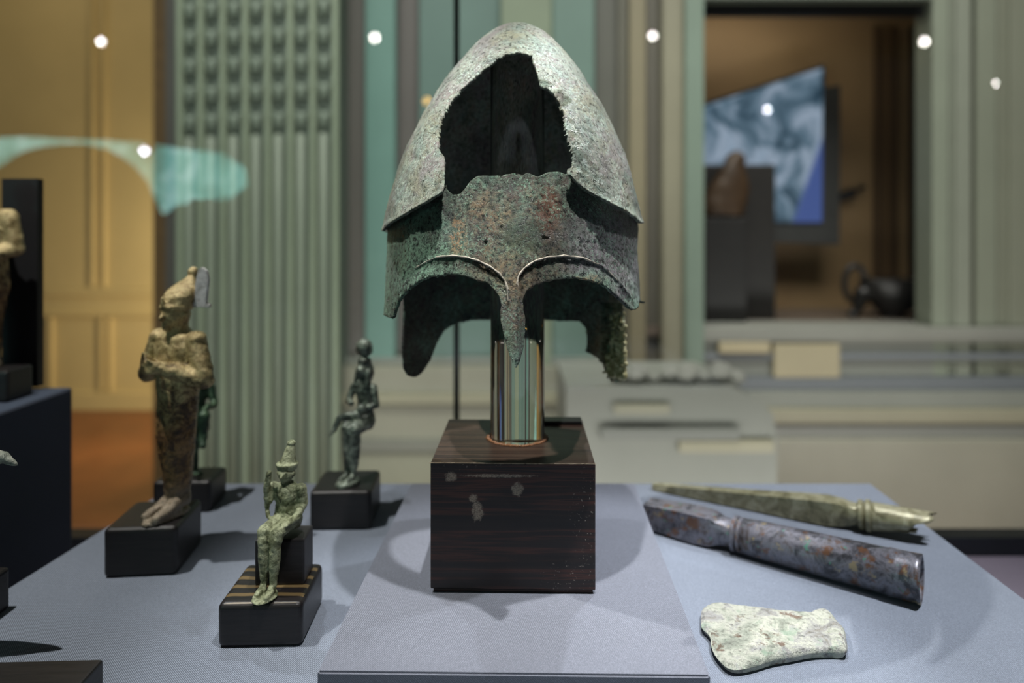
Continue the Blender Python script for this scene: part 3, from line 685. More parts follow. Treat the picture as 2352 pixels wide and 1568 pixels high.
# rubbed raised lines above the eye openings
def surf_pt(px_, py_, off):
    D_ = DC-0.11
    for _ in range(12):
        z_ = (HY-py_)/F*D_; x_ = (px_-CX)/F*D_-XC0; A_ = np.interp(-z_, -zf, af)+off; B_ = np.interp(-z_, -zf, af)*BR+off
        D_ = DC-B_*math.sqrt(max(0.0, 1-(x_/A_)**2))
    return Vector(((px_-CX)/F*D_, D_, (HY-py_)/F*D_))
for arcp in (ridgeL[1:], ridgeR[:-1]):
    bm = bmesh.new(); q_ = jag(arcp, 0.6, 7.0, 9)
    pp = [surf_pt(x, y, -0.0024-0.0068*0.9*min(1, max(0, ((HY-y)/F*0.43+0.035)/0.03))+0.0006) for x, y in q_]
    for k, (a_, b_) in enumerate(zip(pp, pp[1:])):
        if (b_-a_).length > 1e-5: add_cap(bm, a_, b_, 0.00075+0.0002*math.sin(k*1.7), 0.00075+0.0002*math.sin(k*1.7+1.7), 6)
    mesh_obj('brow_ridge', bm, patina('rubbed pale bronze', [(0.3, sr(96, 88, 78)), (0.5, sr(168, 160, 146)), (0.7, sr(190, 184, 172))], 120, 0.5, 0.1, 0.45), hel, smooth=True)
# crusty lime growth on the outer edge of the right neck flap
random.seed(3)
bm = bmesh.new()
for k in range(260):
    t = random.random(); th_ = math.radians(random.uniform(110, 122)); z_ = -0.068-0.060*t**0.9
    if t < 0.3 and random.random() < 0.5: continue
    a_ = 0.1050+0.001*random.random(); r_ = random.uniform(0.0009, 0.0026)*(0.6+0.7*t)
    add_ell(bm, (XC0+a_*math.sin(th_), DC-a_*BR*math.cos(th_), z_), (r_, r_*random.uniform(.7, 1.2), r_*random.uniform(.7, 1.4)), 7, 5)
for k in range(60):
    t = random.random(); th_ = math.radians(random.uniform(111, 125)); z_ = -0.108-0.018*t
    r_ = random.uniform(0.0012, 0.0032)
    add_ell(bm, (XC0+0.104*math.sin(th_), DC-0.104*BR*math.cos(th_), z_), (r_, r_, r_*random.uniform(.8, 1.4)), 7, 5)
mesh_obj('lime_crust', bm, patina('lime crust', [(0.3, sr(86, 76, 44)), (0.45, sr(150, 142, 96)), (0.6, sr(206, 198, 160)), (0.75, sr(190, 172, 150))], 120, 0.8, 0.0, 0.6), hel, smooth=True, kind='stuff', label='cream and olive lime crust on the right flap')
# ================================================================== BLOCK AND ROD
bl = [onplane(992, 1363, ZP), onplane(1371, 1362, ZP)]
bw = 0.1185; bd_ = 0.117; bh = (1363-1064)/F*bl[0].y
bx = (bl[0].x+bl[1].x)/2; by = bl[0].y+bd_/2
sb = empty('mount_block', (bx, by, ZP), math.radians(-1.2), label='dark striped wood block with a clear rod holding the helmet', cat='display stand')
bm = bmesh.new(); add_box(bm, (0, 0, bh/2+0.0015), (bw, bd_, bh-0.003), bevel=0.0009)
add_box(bm, (0, 0, 0.001), (bw-0.004, bd_-0.004, 0.002))
mesh_obj('block', bm, M['wenge'], sb)
# worn rim and stains are in the wood; the rod stands in a shallow socket
rr = 0.0219; zt = 0.148
bm = bmesh.new(); add_loft(bm, [(0, 0, bh+0.0002, rr-0.0006, rr-0.0006), (0, 0, bh+0.001, rr, rr), (0, 0, -ZP+zt-0.001, rr, rr), (0, 0, -ZP+zt, rr-0.001, rr-0.001)], 64)
rod = mesh_obj('rod', bm, M['acrylic'], sb, smooth=False, label='clear acrylic rod')
for p_ in rod.data.polygons: p_.use_smooth = len(p_.vertices) == 4
rod.location = (0.0025, 0.004, 0)
bm = bmesh.new()
for k in range(64):
    a_ = 2*math.pi*k/64; r_ = rr+0.0008+random.random()*0.0014
    add_ell(bm, (r_*math.cos(a_)+0.0025, r_*math.sin(a_)+0.004, bh+0.0004), (0.0013+random.random()*.001, 0.0013, 0.0006+random.random()*.0008), 6, 4)
mesh_obj('glue_line', bm, plain('amber glue', sr(132, 92, 62), 0.3), sb, smooth=True, kind='stuff', label='amber glue crumbs around the rod foot')
# torn plate fragment corner at the back right of the block
bm = bmesh.new(); add_box(bm, (bw/2-0.022, bd_/2-0.009, bh+0.0015), (0.042, 0.016, 0.0030), bevel=0.001)
mesh_obj('rear_chip', bm, M['blackwood'], sb)
bm = bmesh.new()
for k in range(90):
    x = (random.random()-0.5)*bw; 
    add_ell(bm, (x, -bd_/2+0.0004, bh-0.0001), (0.0008+random.random()*0.003, 0.00045, 0.00045), 5, 4)
mesh_obj('worn_edge', bm, plain('bare worn wood', sr(176, 156, 132), 0.5), sb, kind='stuff', label='pale worn front edge')

# ================================================================== STANDS
def stand(px0, px1, pyb, pyt, depth, rz, mat, label, round_=0.003):
    a = onplane(px0, pyb, ZM); b = onplane(px1, pyb, ZM); W = b.x-a.x; H = (pyb-pyt)/F*a.y
    R = Matrix.Rotation(rz, 3, 'Z'); mid = (a+b)/2; c = mid + R @ Vector((0, depth/2, 0))
    e = empty('wooden_base', (c.x, c.y, ZM), rz, label=label, cat='base')
    bm = bmesh.new(); add_box(bm, (0, 0, H/2), (W, depth, H), bevel=0.0055, seg=7); mesh_obj('block', bm, mat, e, smooth=False)
    return e, H, c
s1, h1, c1 = stand(240, 402, 1325, 1212, 0.062, 0.10, M['blackwood'], 'black wooden base under the brown standing figurine')
s2, h2, c2 = stand(499, 693, 1488, 1386, 0.060, 0.03, M['blackwood_striped'], 'striped dark base with a seat block under the small green figurine')
s3, h3, c3 = stand(711, 852, 1218, 1128, 0.062, 0.04, M['blackwood'], 'black base of the far figurine, nearest to the platform')
s4, h4, c4 = stand(350, 482, 1178, 1105, 0.046, 0.04, M['blackwood'], 'black base half hidden behind the brown standing figurine')
bm = bmesh.new(); add_box(bm, (0.006, 0.008, h2+0.0165), (0.036, 0.026, 0.033), bevel=0.0015); mesh_obj('seat_block', bm, M['blackwood'], s2)
# base blocks cut by the left and bottom frame edge
a = onplane(-125, 1505, ZM)
e = empty('wooden_base', (a.x-0.03, a.y+0.03, ZM), 0, label='black base cut off by the left frame edge', cat='base')
bm = bmesh.new(); add_box(bm, (0, 0, 0.016), (0.06, 0.06, 0.032), bevel=0.003, seg=3); mesh_obj('block', bm, M['blackwood'], e)
zt_ = ZM+0.026; a = onplane(240, 1518, zt_)
e = empty('wooden_base', (a.x-0.06, a.y-0.045, ZM), 0.04, label='wide low black base in the bottom left corner', cat='base')
bm = bmesh.new(); add_box(bm, (0, 0, 0.013), (0.12, 0.09, 0.026), bevel=0.0018, seg=3); mesh_obj('block', bm, M['blackwood'], e)

# ================================================================== FIGURINES
def face(hc, r, s=1.0):
    x, y, z = hc
    return [('ell', hc, (r*0.86, r*0.98, r)), ('cap', (x, y-r*0.93, z+r*0.12), (x, y-r*1.16, z-r*0.2), r*0.10, r*0.17), ('ell', (x, y-r*0.82, z-r*0.5), (r*0.28, r*0.16, r*0.10)),
            ('ell', (x, y-r*0.72, z-r*0.85), (r*0.26, r*0.22, r*0.2)), ('ell', (x-r*0.34, y-r*0.80, z+r*0.1), (r*0.17, r*0.12, r*0.10)), ('ell', (x+r*0.34, y-r*0.80, z+r*0.1), (r*0.17, r*0.12, r*0.10)),
            ('cap', (x-r*0.5, y-r*0.74, z+r*0.32), (x-r*0.1, y-r*0.9, z+r*0.34), r*0.07, r*0.08), ('cap', (x+r*0.5, y-r*0.74, z+r*0.32), (x+r*0.1, y-r*0.9, z+r*0.34), r*0.07, r*0.08),
            ('ell', (x-r*0.9, y, z), (r*0.12, r*0.22, r*0.32)), ('ell', (x+r*0.9, y, z), (r*0.12, r*0.22, r*0.32))]
def hand(c, d, sgn, r=0.011):
    """palm plus four curled fingers and thumb; d = +1/-1 finger direction in x"""
    x, y, z = c; out = [('ell', c, (0.024, 0.016, 0.024))]
    for k in range(4):
        zz = z+0.018-k*0.012; L = (0.020, 0.025, 0.023, 0.017)[k]
        out += [('chain', [((x, y-0.012, zz), 0.0068), ((x+d*L, y-0.02, zz), 0.0062), ((x+d*L*1.05, y-0.004, zz), 0.0055)])]
    out += [('cap', (x-d*0.006, y-0.010, z+0.018), (x+d*0.010, y-0.022, z+0.034), 0.0075, 0.006)]
    return out
# --- 1: standing mummiform figure
sc = 0.216
f1 = empty('standing_figurine', (c1.x+0.019, c1.y+0.002, ZM+h1), -0.42, label='tall brown bronze figurine with tall crown standing arms crossed', cat='figurine')
pr = [('loft', [(0, 0, .03, .048, .05), (0, 0, .08, .048, .048), (0, 0, .14, .055, .055), (0, -.004, .22, .066, .062), (0, -.01, .31, .08, .07), (0, -.006, .38, .084, .07), (0, 0, .47, .092, .068), (0, 0, .56, .10, .07), (0, 0, .62, .108, .074), (0, 0, .68, .112, .068), (0, .002, .725, .098, .056), (0, .002, .75, .05, .042), (0, .002, .765, .03, .03)]),
      ('loft', [(0, -.055, 0.0, .056, .105), (0, -.055, .014, .052, .100)]),
      ('chain', [((-.024, 0, .06), .034), ((-.027, -.06, .036), .027), ((-.03, -.125, .022), .018)]), ('chain', [((.024, 0, .06), .034), ((.027, -.06, .036), .027), ((.03, -.125, .022), .018)]),
      ('chain', [((-.108, 0, .70), .042), ((-.160, -.012, .562), .040), ((-.03, -.112, .628), .027)]), ('chain', [((.108, 0, .70), .042), ((.160, -.012, .562), .040), ((.03, -.114, .615), .027)]),
      ('ell', (-.106, 0, .715), (.042, .042, .036)), ('ell', (.106, 0, .715), (.042, .042, .036)),
      ('cap', (0, 0, .73), (0, -.004, .80), .042, .042), ('cap', (0, -.085, .58), (0, -.075, .52), .009, .006), ('cap', (0, -.056, .785), (0, -.062, .762), .016, .012)]
pr += face((0, -.010, .815), .062) + hand((-.026, -.126, .640), 1, 1) + hand((.026, -.130, .618), -1, 1)
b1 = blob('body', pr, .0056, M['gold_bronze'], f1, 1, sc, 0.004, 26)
cr = [('loft', [(0, -.006, .832, .060, .062), (0, -.004, .846, .066, .069), (0, .004, .862, .063, .066), (0, .014, .885, .067, .070), (0, .028, .912, .060, .064), (0, .044, .935, .042, .046), (0, .057, .953, .024, .026), (0, .066, .965, .018, .019)]), ('ell', (0, .074, .982), (.022, .022, .023)),
      ('cap', (0, -.068, .845), (0, -.074, .885), .009, .006)]
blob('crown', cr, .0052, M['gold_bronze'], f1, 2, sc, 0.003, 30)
bm = bmesh.new()
outl = [(-.030, 0), (.034, 0), (.036, .012), (.022, .016), (.026, .10), (.018, .128), (0.0, .140), (-.012, .130), (-.020, .08), (-.020, .016), (-.030, .012)]
sp_ = sc*1.18
fa = [bm.verts.new((x*sp_, -.008*sc, z*sp_)) for x, z in outl]; fb = [bm.verts.new((x*sp_, .012*sc, z*sp_)) for x, z in outl]
bm.faces.new(fa); bm.faces.new(list(reversed(fb)))
for i in range(len(fa)): bm.faces.new((fa[i], fb[i], fb[(i+1) % len(fa)], fa[(i+1) % len(fa)]))
bmesh.ops.recalc_face_normals(bm, faces=bm.faces); bmesh.ops.bevel(bm, geom=bm.edges[:], offset=0.0006, segments=2, affect='EDGES')
o = mesh_obj('side_plume', bm, M['silver'], f1, label='pale silvery crown plume'); o.location = (.082*sc, .040*sc, .842*sc); o.rotation_euler = (0, .05, .45)

# --- 2: small seated green figure
sc = 0.1030
f2 = empty('seated_figurine', (c2.x+0.008, c2.y+0.007, ZM+h2), -0.18, label='small pale green seated figurine with conical crown on striped base', cat='figurine')
pr = [('loft', [(0, .02, .36, .075, .06), (0, .015, .42, .092, .075), (0, .01, .47, .085, .066), (0, 0.0, .54, .070, .054), (0, -.006, .60, .082, .058), (0, 0, .65, .090, .055), (0, 0, .68, .062, .044), (0, 0, .70, .03, .03)]),
      ('cap', (0, 0, .68), (0, -.004, .73), .026, .026),
      ('chain', [((-.042, 0, .42), .052), ((-.044, -.19, .425), .042), ((-.036, -.21, .36), .036), ((-.034, -.215, .23), .034), ((-.03, -.22, .08), .021), ((-.03, -.24, .05), .024), ((-.034, -.31, .035), .016)]),
      ('chain', [((.042, 0, .42), .052), ((.044, -.19, .425), .042), ((.038, -.21, .36), .036), ((.036, -.215, .23), .034), ((.03, -.22, .08), .021), ((.03, -.24, .05), .024), ((.034, -.31, .035), .016)]),
      ('ell', (0, -.26, .014), (.07, .095, .016)), ('ell', (0, -.055, .585), (.012, .01, .01)),
      ('chain', [((.092, 0, .655), .036), ((.106, .005, .55), .031), ((.094, -.06, .47), .027), ((.064, -.16, .455), .022)]),
      ('chain', [((-.092, 0, .655), .034), ((-.110, -.03, .56), .027), ((-.112, -.05, .66), .020), ((-.088, -.058, .78), .017)]),
      ('chain', [((-.118, -.03, .56), .020), ((-.12, -.03, .50), .014), ((-.10, -.05, .45), .014)])]
for k in range(4): pr.append(('cap', (.072-.012*k, -.165, .462), (.070-.012*k, -.195, .45), .0075, .006))
pr.append(('cap', (.085, -.15, .462), (.09, -.175, .458), .007, .006))
pr += face((0, -.012, .762), .060)
blob('body', pr, .0072, M['green_bronze'], f2, 2, sc, 0.004, 28)
cr = [('loft', [(.0, 0, .785, .056, .060), (0, 0, .81, .066, .068), (0, 0, .832, .070, .072), (.004, 0, .838, .052, .054), (.008, .004, .86, .046, .046), (.014, .008, .91, .036, .036), (.020, .012, .955, .026, .026)]), ('ell', (.022, .014, .972), (.028, .028, .024))]
blob('crown', cr, .006, M['green_bronze'], f2, 2, sc, 0.002, 30)

f2.scale = (1.16, 1.16, 1.0)
# --- 3: nursing figure with disc
sc = 0.1440
f3 = empty('seated_figurine', (c3.x+0.016, c3.y+0.008, ZM+h3), -0.50, label='slender dark figurine with a round disc on its head', cat='figurine')
pr = [('loft', [(0, -.17, 0, .07, .10), (0, -.17, .03, .066, .095)]),
      ('loft', [(0, -.13, .12, .055, .04), (0, -.13, .25, .068, .05), (0, -.135, .34, .074, .055), (0, -.13, .40, .07, .06), (0, -.10, .425, .05, .05)]),
      ('chain', [((-.035, 0, .40), .052), ((-.035, -.13, .385), .05)]), ('chain', [((.035, 0, .40), .052), ((.035, -.13, .385), .05)]),
      ('chain', [((-.028, -.135, .16), .03), ((-.026, -.14, .06), .02), ((-.03, -.22, .042), .016)]), ('chain', [((.028, -.135, .16), .03), ((.026, -.14, .06), .02), ((.03, -.22, .042), .016)]),
      ('loft', [(0, .02, .34, .05, .04), (0, .02, .40, .075, .065), (0, .015, .47, .062, .05), (0, .005, .55, .056, .044), (0, 0, .62, .075, .05), (0, 0, .665, .07, .042), (0, 0, .70, .028, .028)]),
      ('cap', (0, 0, .68), (0, 0, .74), .026, .026),
      ('chain', [((-.085, 0, .65), .028), ((-.12, -.03, .54), .024), ((-.03, -.10, .545), .02)]), ('chain', [((.085, 0, .65), .028), ((.12, -.01, .53), .024), ((.03, -.09, .51), .02)]),
      ('chain', [((.02, -.095, .47), .032), ((-.05, -.13, .46), .03), ((-.10, -.145, .45), .022), ((-.125, -.17, .36), .016), ((-.135, -.20, .33), .011)]), ('ell', (.055, -.09, .52), (.03, .03, .03)),
      ('ell', (0, .022, .745), (.062, .05, .085)), ('cap', (-.05, -.01, .76), (-.055, -.03, .655), .02, .016), ('cap', (.05, -.01, .76), (.055, -.03, .655), .02, .016),
      ('loft', [(0, .004, .80, .045, .045), (0, .004, .83, .05, .05), (0, .004, .85, .04, .04)]), ('cap', (0, .004, .84), (0, .004, .88), .02, .02)]
pr += face((0, -.016, .765), .05)
blob('body', pr, .0075, M['dark_bronze'], f3, 2, sc, 0.003, 28)
cr = [('ell', (0, .004, .93), (.064, .050, .060)), ('chain', [((-.02, 0, .87), .014), ((-.066, 0, .90), .012), ((-.070, 0, .945), .007)]), ('chain', [((.02, 0, .87), .014), ((.066, 0, .90), .012), ((.070, 0, .945), .007)])]
blob('sun_disc', cr, .006, M['dark_bronze'], f3, 2, sc, 0.0, 28)

# --- 4: crouching green figure behind the first
sc = 0.13
f4 = empty('seated_figurine', (c4.x+0.004, c4.y, ZM+h4), 0.5, label='green seated figurine mostly hidden behind the brown standing one', cat='figurine')
pr = [('loft', [(0, 0, 0, .07, .07), (0, 0, .02, .07, .07)]), ('cap', (0, 0, .02), (0, 0, .30), .03, .04),
      ('loft', [(0, 0, .28, .06, .06), (0, 0, .36, .12, .10), (0, 0, .45, .11, .09), (0, 0, .58, .09, .07), (0, 0, .68, .11, .07), (0, 0, .75, .06, .05)]),
      ('chain', [((-.06, 0, .40), .055), ((-.06, -.16, .50), .05), ((-.05, -.16, .32), .035), ((-.05, -.2, .28), .03)]), ('chain', [((.06, 0, .40), .055), ((.06, -.16, .50), .05), ((.05, -.16, .32), .035), ((.05, -.2, .28), .03)]),
      ('chain', [((-.12, 0, .70), .035), ((-.15, -.04, .56), .03), ((-.07, -.16, .56), .024)]), ('chain', [((.12, 0, .70), .035), ((.15, -.04, .56), .03), ((.07, -.16, .56), .024)]),
      ('cap', (0, 0, .74), (0, 0, .80), .035, .035)]
pr += face((0, -.01, .85), .07)
o = blob('body', pr, .008, M['verdigris'], f4, 2, sc, 0.006, 22)

# --- left edge: pale pointed bronze fragment on its base, figure on the tall box
a = P(36, 1052, 0.47)
e = empty('pointed_bronze', (a.x-0.045, a.y, ZM+0.032), 0, label='pale green pointed bronze tip entering from the left edge', cat='fragment')
hz = a.z-(ZM+0.032)
blob('body', [('chain', [((.045, 0, hz-.004), .0016), ((.036, 0, hz+.001), .0042), ((.02, 0, hz), .0075), ((0, 0, hz-.006), .010), ((-.012, 0, hz-.03), .011), ((-.012, 0, .05), .012), ((-.010, 0, .012), .009), ((-.01, 0, 0.003), .006)])], .0011, M['axe'], e, 2, 1.0, 0.0006, 120)
zb = e1.z
ex = (10-CX)/F*0.745
e = empty('wooden_base', (ex-0.012, 0.745, zb), 0, label='black base on top of the tall dark blue box', cat='base')
bm = bmesh.new(); add_box(bm, (0, 0, 0.017), (0.06, 0.04, 0.034), bevel=0.004, seg=3); mesh_obj('block', bm, M['blackwood'], e)
e = empty('robed_figurine', (ex-0.026, 0.745, zb+0.034), 0.1, label='glowing golden brown robed figurine cut by the left edge', cat='figurine')
sc = 0.215
pr = [('loft', [(0, 0, 0, .10, .09), (0, 0, .05, .085, .08), (0, 0, .25, .10, .08), (0, 0, .42, .135, .09), (0, 0, .55, .12, .09), (0, 0, .68, .15, .09), (0, 0, .78, .12, .07), (0, 0, .82, .045, .045)]),
      ('chain', [((-.13, 0, .76), .05), ((-.17, 0, .60), .04), ((-.06, -.1, .56), .03)]), ('chain', [((.13, 0, .76), .05), ((.17, 0, .60), .04), ((.06, -.1, .56), .03)]), ('cap', (0, 0, .8), (0, 0, .87), .04, .04)]+face((0, -.01, .91), .07)
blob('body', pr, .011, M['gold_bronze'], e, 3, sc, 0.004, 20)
pxbox('backing_panel', 4, 410, 86, 888.5, 0.785, 0.010, M['black'], label='upright black panel behind the robed figurine at left', cat='panel')

# ================================================================== SPEARHEADS
def along(p0, p1):
    d = (p1-p0); L = d.length; d.normalize(); up = Vector((0, 0, 1)); side = d.cross(up).normalized(); up2 = side.cross(d).normalized()
    return d, side, up2, L
def sweep(bm, p0, d, side, up, secs, fn, cap0=True, cap1=True):
    """secs: (t, r...) ; fn(sec)-> list of (s,u) points"""
    prev = None; rings = []
    for sct in secs:
        pts_ = fn(sct); ring = [bm.verts.new(p0+d*sct[0]+side*a_+up*b_) for a_, b_ in pts_]
        if prev:
            n = len(ring)
            for i in range(n): bm.faces.new((prev[i], prev[(i+1) % n], ring[(i+1) % n], ring[i]))
        rings.append(ring); prev = ring
    if cap0: bm.faces.new(list(reversed(rings[0])))
    if cap1: bm.faces.new(rings[-1])
    return rings
def sq(r, k=0.0, n=48, sd=1.0):
    """square-to-round section: k=0 diamond square, 1 circle"""
    out = []
    for i in range(n):
        a_ = 2*math.pi*i/n+math.pi/4
        c_, s_ = math.cos(a_), math.sin(a_)
        rs = 1.0/(max(abs(math.cos(a_)), abs(math.sin(a_))))*0.84
        rad = r*(rs*(1-k)+k)
        out.append((c_*rad*sd, s_*rad))
    return out
def spear(name, p0, p1, parts, mat, label, tail=None):
    d, side, up, L = along(p0, p1)
    e = empty(name, p0, 0, label=label, cat='spearhead'); o0 = Vector((0, 0, 0))
    for (pn, secs) in parts:
        bm = bmesh.new(); sweep(bm, o0, d, side, up, [(t*L, r, k) for t, r, k in secs], lambda q: sq(q[1], q[2]))
        bmesh.ops.recalc_face_normals(bm, faces=bm.faces)
        o = mesh_obj(pn, bm, mat, e, smooth=True); m_ = o.modifiers.new('e', 'EDGE_SPLIT'); m_.split_angle = math.radians(28)
    if tail: tail(e, d, side, up, L)
# pale spearhead behind
def restp(px, py, r):     # centre point of a bar of radius r whose lower outline touches the table near that pixel
    q = onplane(px, py, ZM); return Vector((q.x, q.y+r*0.35, ZM+r*0.92))
pa = restp(1499, 1126, 0.0035); pb = restp(2040, 1232, 0.0125); pa.z = ZM+0.0042; pb.z = ZM+0.0160
def tailA(e, d, side, up, L):
    # splintered open socket
    bm = bmesh.new(); n = 28; r = 0.0118; t0 = 0.945*L; rings = []
    for j in range(12):
        ring = []
        for i in range(n):
            a_ = 2*math.pi*i/n; ln = 0.030+0.020*(1 if math.sin(a_) > 0.3 else 0.35*math.sin(3*a_+1))+0.012*mnoise.noise(Vector((i*0.7, 3, 1)))
            t = t0+ln*j/11; ring.append(bm.verts.new(d*t+side*(math.cos(a_)*r)+up*(math.sin(a_)*r*(1-0.25*j/11))))
        if rings:
            for i in range(n): bm.faces.new((rings[-1][i], rings[-1][(i+1) % n], ring[(i+1) % n], ring[i]))
        rings.append(ring)
    o = mesh_obj('broken_socket', bm, M['spear_pale'], e, smooth=True, label='splintered open socket'); m_ = o.modifiers.new('t', 'SOLIDIFY'); m_.thickness = 0.0016; m_.offset = -1
spear('bronze_spearhead', pa, pb, [('blade', [(-0.0, .0026, 0), (.02, .0040, 0), (.2, .0066, 0), (.45, .0095, 0), (.66, .0126, 0), (.78, .0138, 0), (.84, .0125, .15), (.885, .0108, .8), (.90, .0108, 1)]),
      ('collar_ring', [(.895, .0112, 1), (.90, .0140, 1), (.915, .0140, 1), (.922, .0116, 1)]), ('collar_ring', [(.922, .0116, 1), (.928, .0150, 1), (.944, .0150, 1), (.950, .0120, 1)])],
      M['spear_pale'], 'pale olive pointed spearhead with a broken tail, the farther one', tailA)
pa = restp(1489, 1214, 0.0125); pb = restp(2128, 1390, 0.0158); pa.z = ZM+0.0145; pb.z = ZM+0.0172
pe_x = None
def tailB(e, d, side, up, L):
    bm = bmesh.new(); secs = [(.40*L, .0128), (.46*L, .0138), (.7*L, .0150), (.90*L, .0158), (.905*L, .0166), (.93*L, .0162), (.985*L, .0164), (1.0*L, .0168)]
    sweep(bm, Vector((0, 0, 0)), d, side, up, secs, lambda q: [(math.cos(2*math.pi*i/40)*q[1], math.sin(2*math.pi*i/40)*q[1]) for i in range(40)], False, False)
    bmesh.ops.recalc_face_normals(bm, faces=bm.faces)
    o = mesh_obj('socket', bm, M['spear_dark'], e, smooth=True); m_ = o.modifiers.new('t', 'SOLIDIFY'); m_.thickness = 0.0022; m_.offset = -1
spear('bronze_spearhead', pa, pb, [('blade', [(0.0, .0130, 0), (.10, .0144, 0), (.22, .0158, 0), (.28, .0150, .1), (.325, .0128, .7), (.35, .0122, 1), (.37, .0122, 1)]),
      ('collar_ring', [(.362, .0124, 1), (.368, .0158, 1), (.380, .0158, 1), (.386, .0132, 1)]), ('collar_ring', [(.386, .0132, 1), (.391, .0154, 1), (.401, .0154, 1), (.407, .0130, 1)])],
      M['spear_dark'], 'thick brown violet spearhead with a round open socket', tailB)

# ================================================================== AXE FRAGMENT
ax = [(1610, 1410), (1612, 1392), (1624, 1381), (1645, 1377), (1680, 1383), (1720, 1389), (1790, 1397), (1850, 1402), (1880, 1402), (1890, 1397), (1905, 1399), (1922, 1420), (1938, 1438), (1944, 1462), (1944, 1488), (1915, 1488), (1870, 1490), (1820, 1499), (1775, 1507), (1730, 1520), (1695, 1526), (1672, 1522), (1655, 1508), (1641, 1490), (1633, 1470), (1631, 1452), (1622, 1440), (1612, 1430)]
TH = 0.011
axw = [onplane(x, y+3, ZM+0.007) for x, y in ax]
cxa = sum((p.x for p in axw))/len(axw); cya = sum((p.y for p in axw))/len(axw)
poly2 = [(p.x-cxa, p.y-cya) for p in axw]
# dense outline
def dens(poly, step):
    out = []
    n = len(poly)
    for i in range(n):
        a = poly[i]; b = poly[(i+1) % n]; p0_ = poly[i-1]; p3 = poly[(i+2) % n]
        L = math.hypot(b[0]-a[0], b[1]-a[1]); m = max(1, int(L/step))
        for k in range(m):
            t = k/m; f = []
            for q in (0, 1):
                f.append(0.5*((2*a[q])+(-p0_[q]+b[q])*t+(2*p0_[q]-5*a[q]+4*b[q]-p3[q])*t*t+(-p0_[q]+3*a[q]-3*b[q]+p3[q])*t**3))
            out.append(tuple(f))
    return out
ol = dens(poly2, 0.0012)
bm = bmesh.new(); NR = 26; rings = []
arr = np.array(ol)
for top in (1, 0):
    rs = []
    for j in range(NR+1):
        u = j/NR; ring = []
        sfac = 1-u**1.0
        if j == NR: 
            break
        for (x, y) in ol:
            x_ = x*sfac; y_ = y*sfac*1.0
            dd = u*0.03; edge = min(1, dd/0.0035); prof = math.sqrt(max(0, 1-(1-edge)**2))
            n_ = mnoise.fractal(Vector((x_*70, y_*70, top*3)), 1, 2, 4)*0.0008
            if top:
                hgt = 0.0055+0.0030*prof+n_*prof
                thin = np.clip((-x_+0.0)/0.06, 0, 1); hgt -= 0.0022*thin
                scd = math.hypot((x_-0.040)/0.010, (y_-0.004)/0.009); hgt -= 0.003*max(0, 1-scd**2)
                if x_ > 0.044: hgt += 0.0008
            else:
                hgt = 0.0045-0.0045*prof
            ring.append(bm.verts.new((x_, y_, hgt)))
        rs.append(ring)
    for r0, r1 in zip(rs, rs[1:]):
        n = len(r0)
        for i in range(n):
            q = (r0[i], r0[(i+1) % n], r1[(i+1) % n], r1[i]); bm.faces.new(q if top else tuple(reversed(q)))
    cv = bm.verts.new((0, 0, 0.0085 if top else 0.0)); r1 = rs[-1]; n = len(r1)
    for i in range(n): bm.faces.new((r1[i], r1[(i+1) % n], cv))
    rings.append(rs[0])
n = len(ol)
for i in range(n): bm.faces.new((rings[1][i], rings[1][(i+1) % n], rings[0][(i+1) % n], rings[0][i]))
bmesh.ops.recalc_face_normals(bm, faces=bm.faces)
o = mesh_obj('axe_head', bm, M['axe'], smooth=True, label='flat chalky pale green axe head fragment lying on the plinth', cat='axe head')
o.location = (cxa, cya, ZM)

# ================================================================== THINGS BEYOND THE PANE
# curved bench with pale stone fragments
DB = 2.2
zt0 = P(0, 888, DB).z
bm = bmesh.new()
outl = [(P(1300, 0, DB).x, zt0), (P(1680, 0, DB).x, zt0), (P(1735, 0, DB).x, P(0, 912, DB).z), (P(1775, 0, DB).x, P(0, 950, DB).z), (P(1785, 0, DB).x, P(0, 1010, DB).z), (P(1785, 0, DB).x, FLOOR), (P(1300, 0, DB).x, FLOOR)]
fa = [bm.verts.new((x, DB, z)) for x, z in outl]; fb = [bm.verts.new((x, DB+0.45, z)) for x, z in outl]
bm.faces.new(fa); bm.faces.new(list(reversed(fb)))
for i in range(len(fa)): bm.faces.new((fa[i], fb[i], fb[(i+1) % len(fa)], fa[(i+1) % len(fa)]))
bmesh.ops.recalc_face_normals(bm, faces=bm.faces)
be = empty('stone_bench', (0, 0, 0), label='pale grey bench with sloping end beyond the glass, right of the helmet', cat='bench')
mesh_obj('body', bm, wmat((128, 130, 122)), be)
for (y0, y1, x0, x1, pr, c) in [(930, 952, 1410, 1540, 0.02, (148, 146, 128)), (985, 1012, 1380, 1700, 0.03, (120, 122, 116)), (1012, 1040, 1560, 1780, 0.02, (152, 148, 126))]:
    pxbox('moulding', x0, y0, x1, y1, DB-pr, pr+0.002, wmat(c), be, bevel=0.006)
ms = plain('pale stone', sr(150, 150, 142), 0.7, 0, 0.2, 8, 0.4)
wh = ['leftmost', 'second', 'third', 'fourth', 'fifth', 'sixth', 'seventh', 'rightmost']
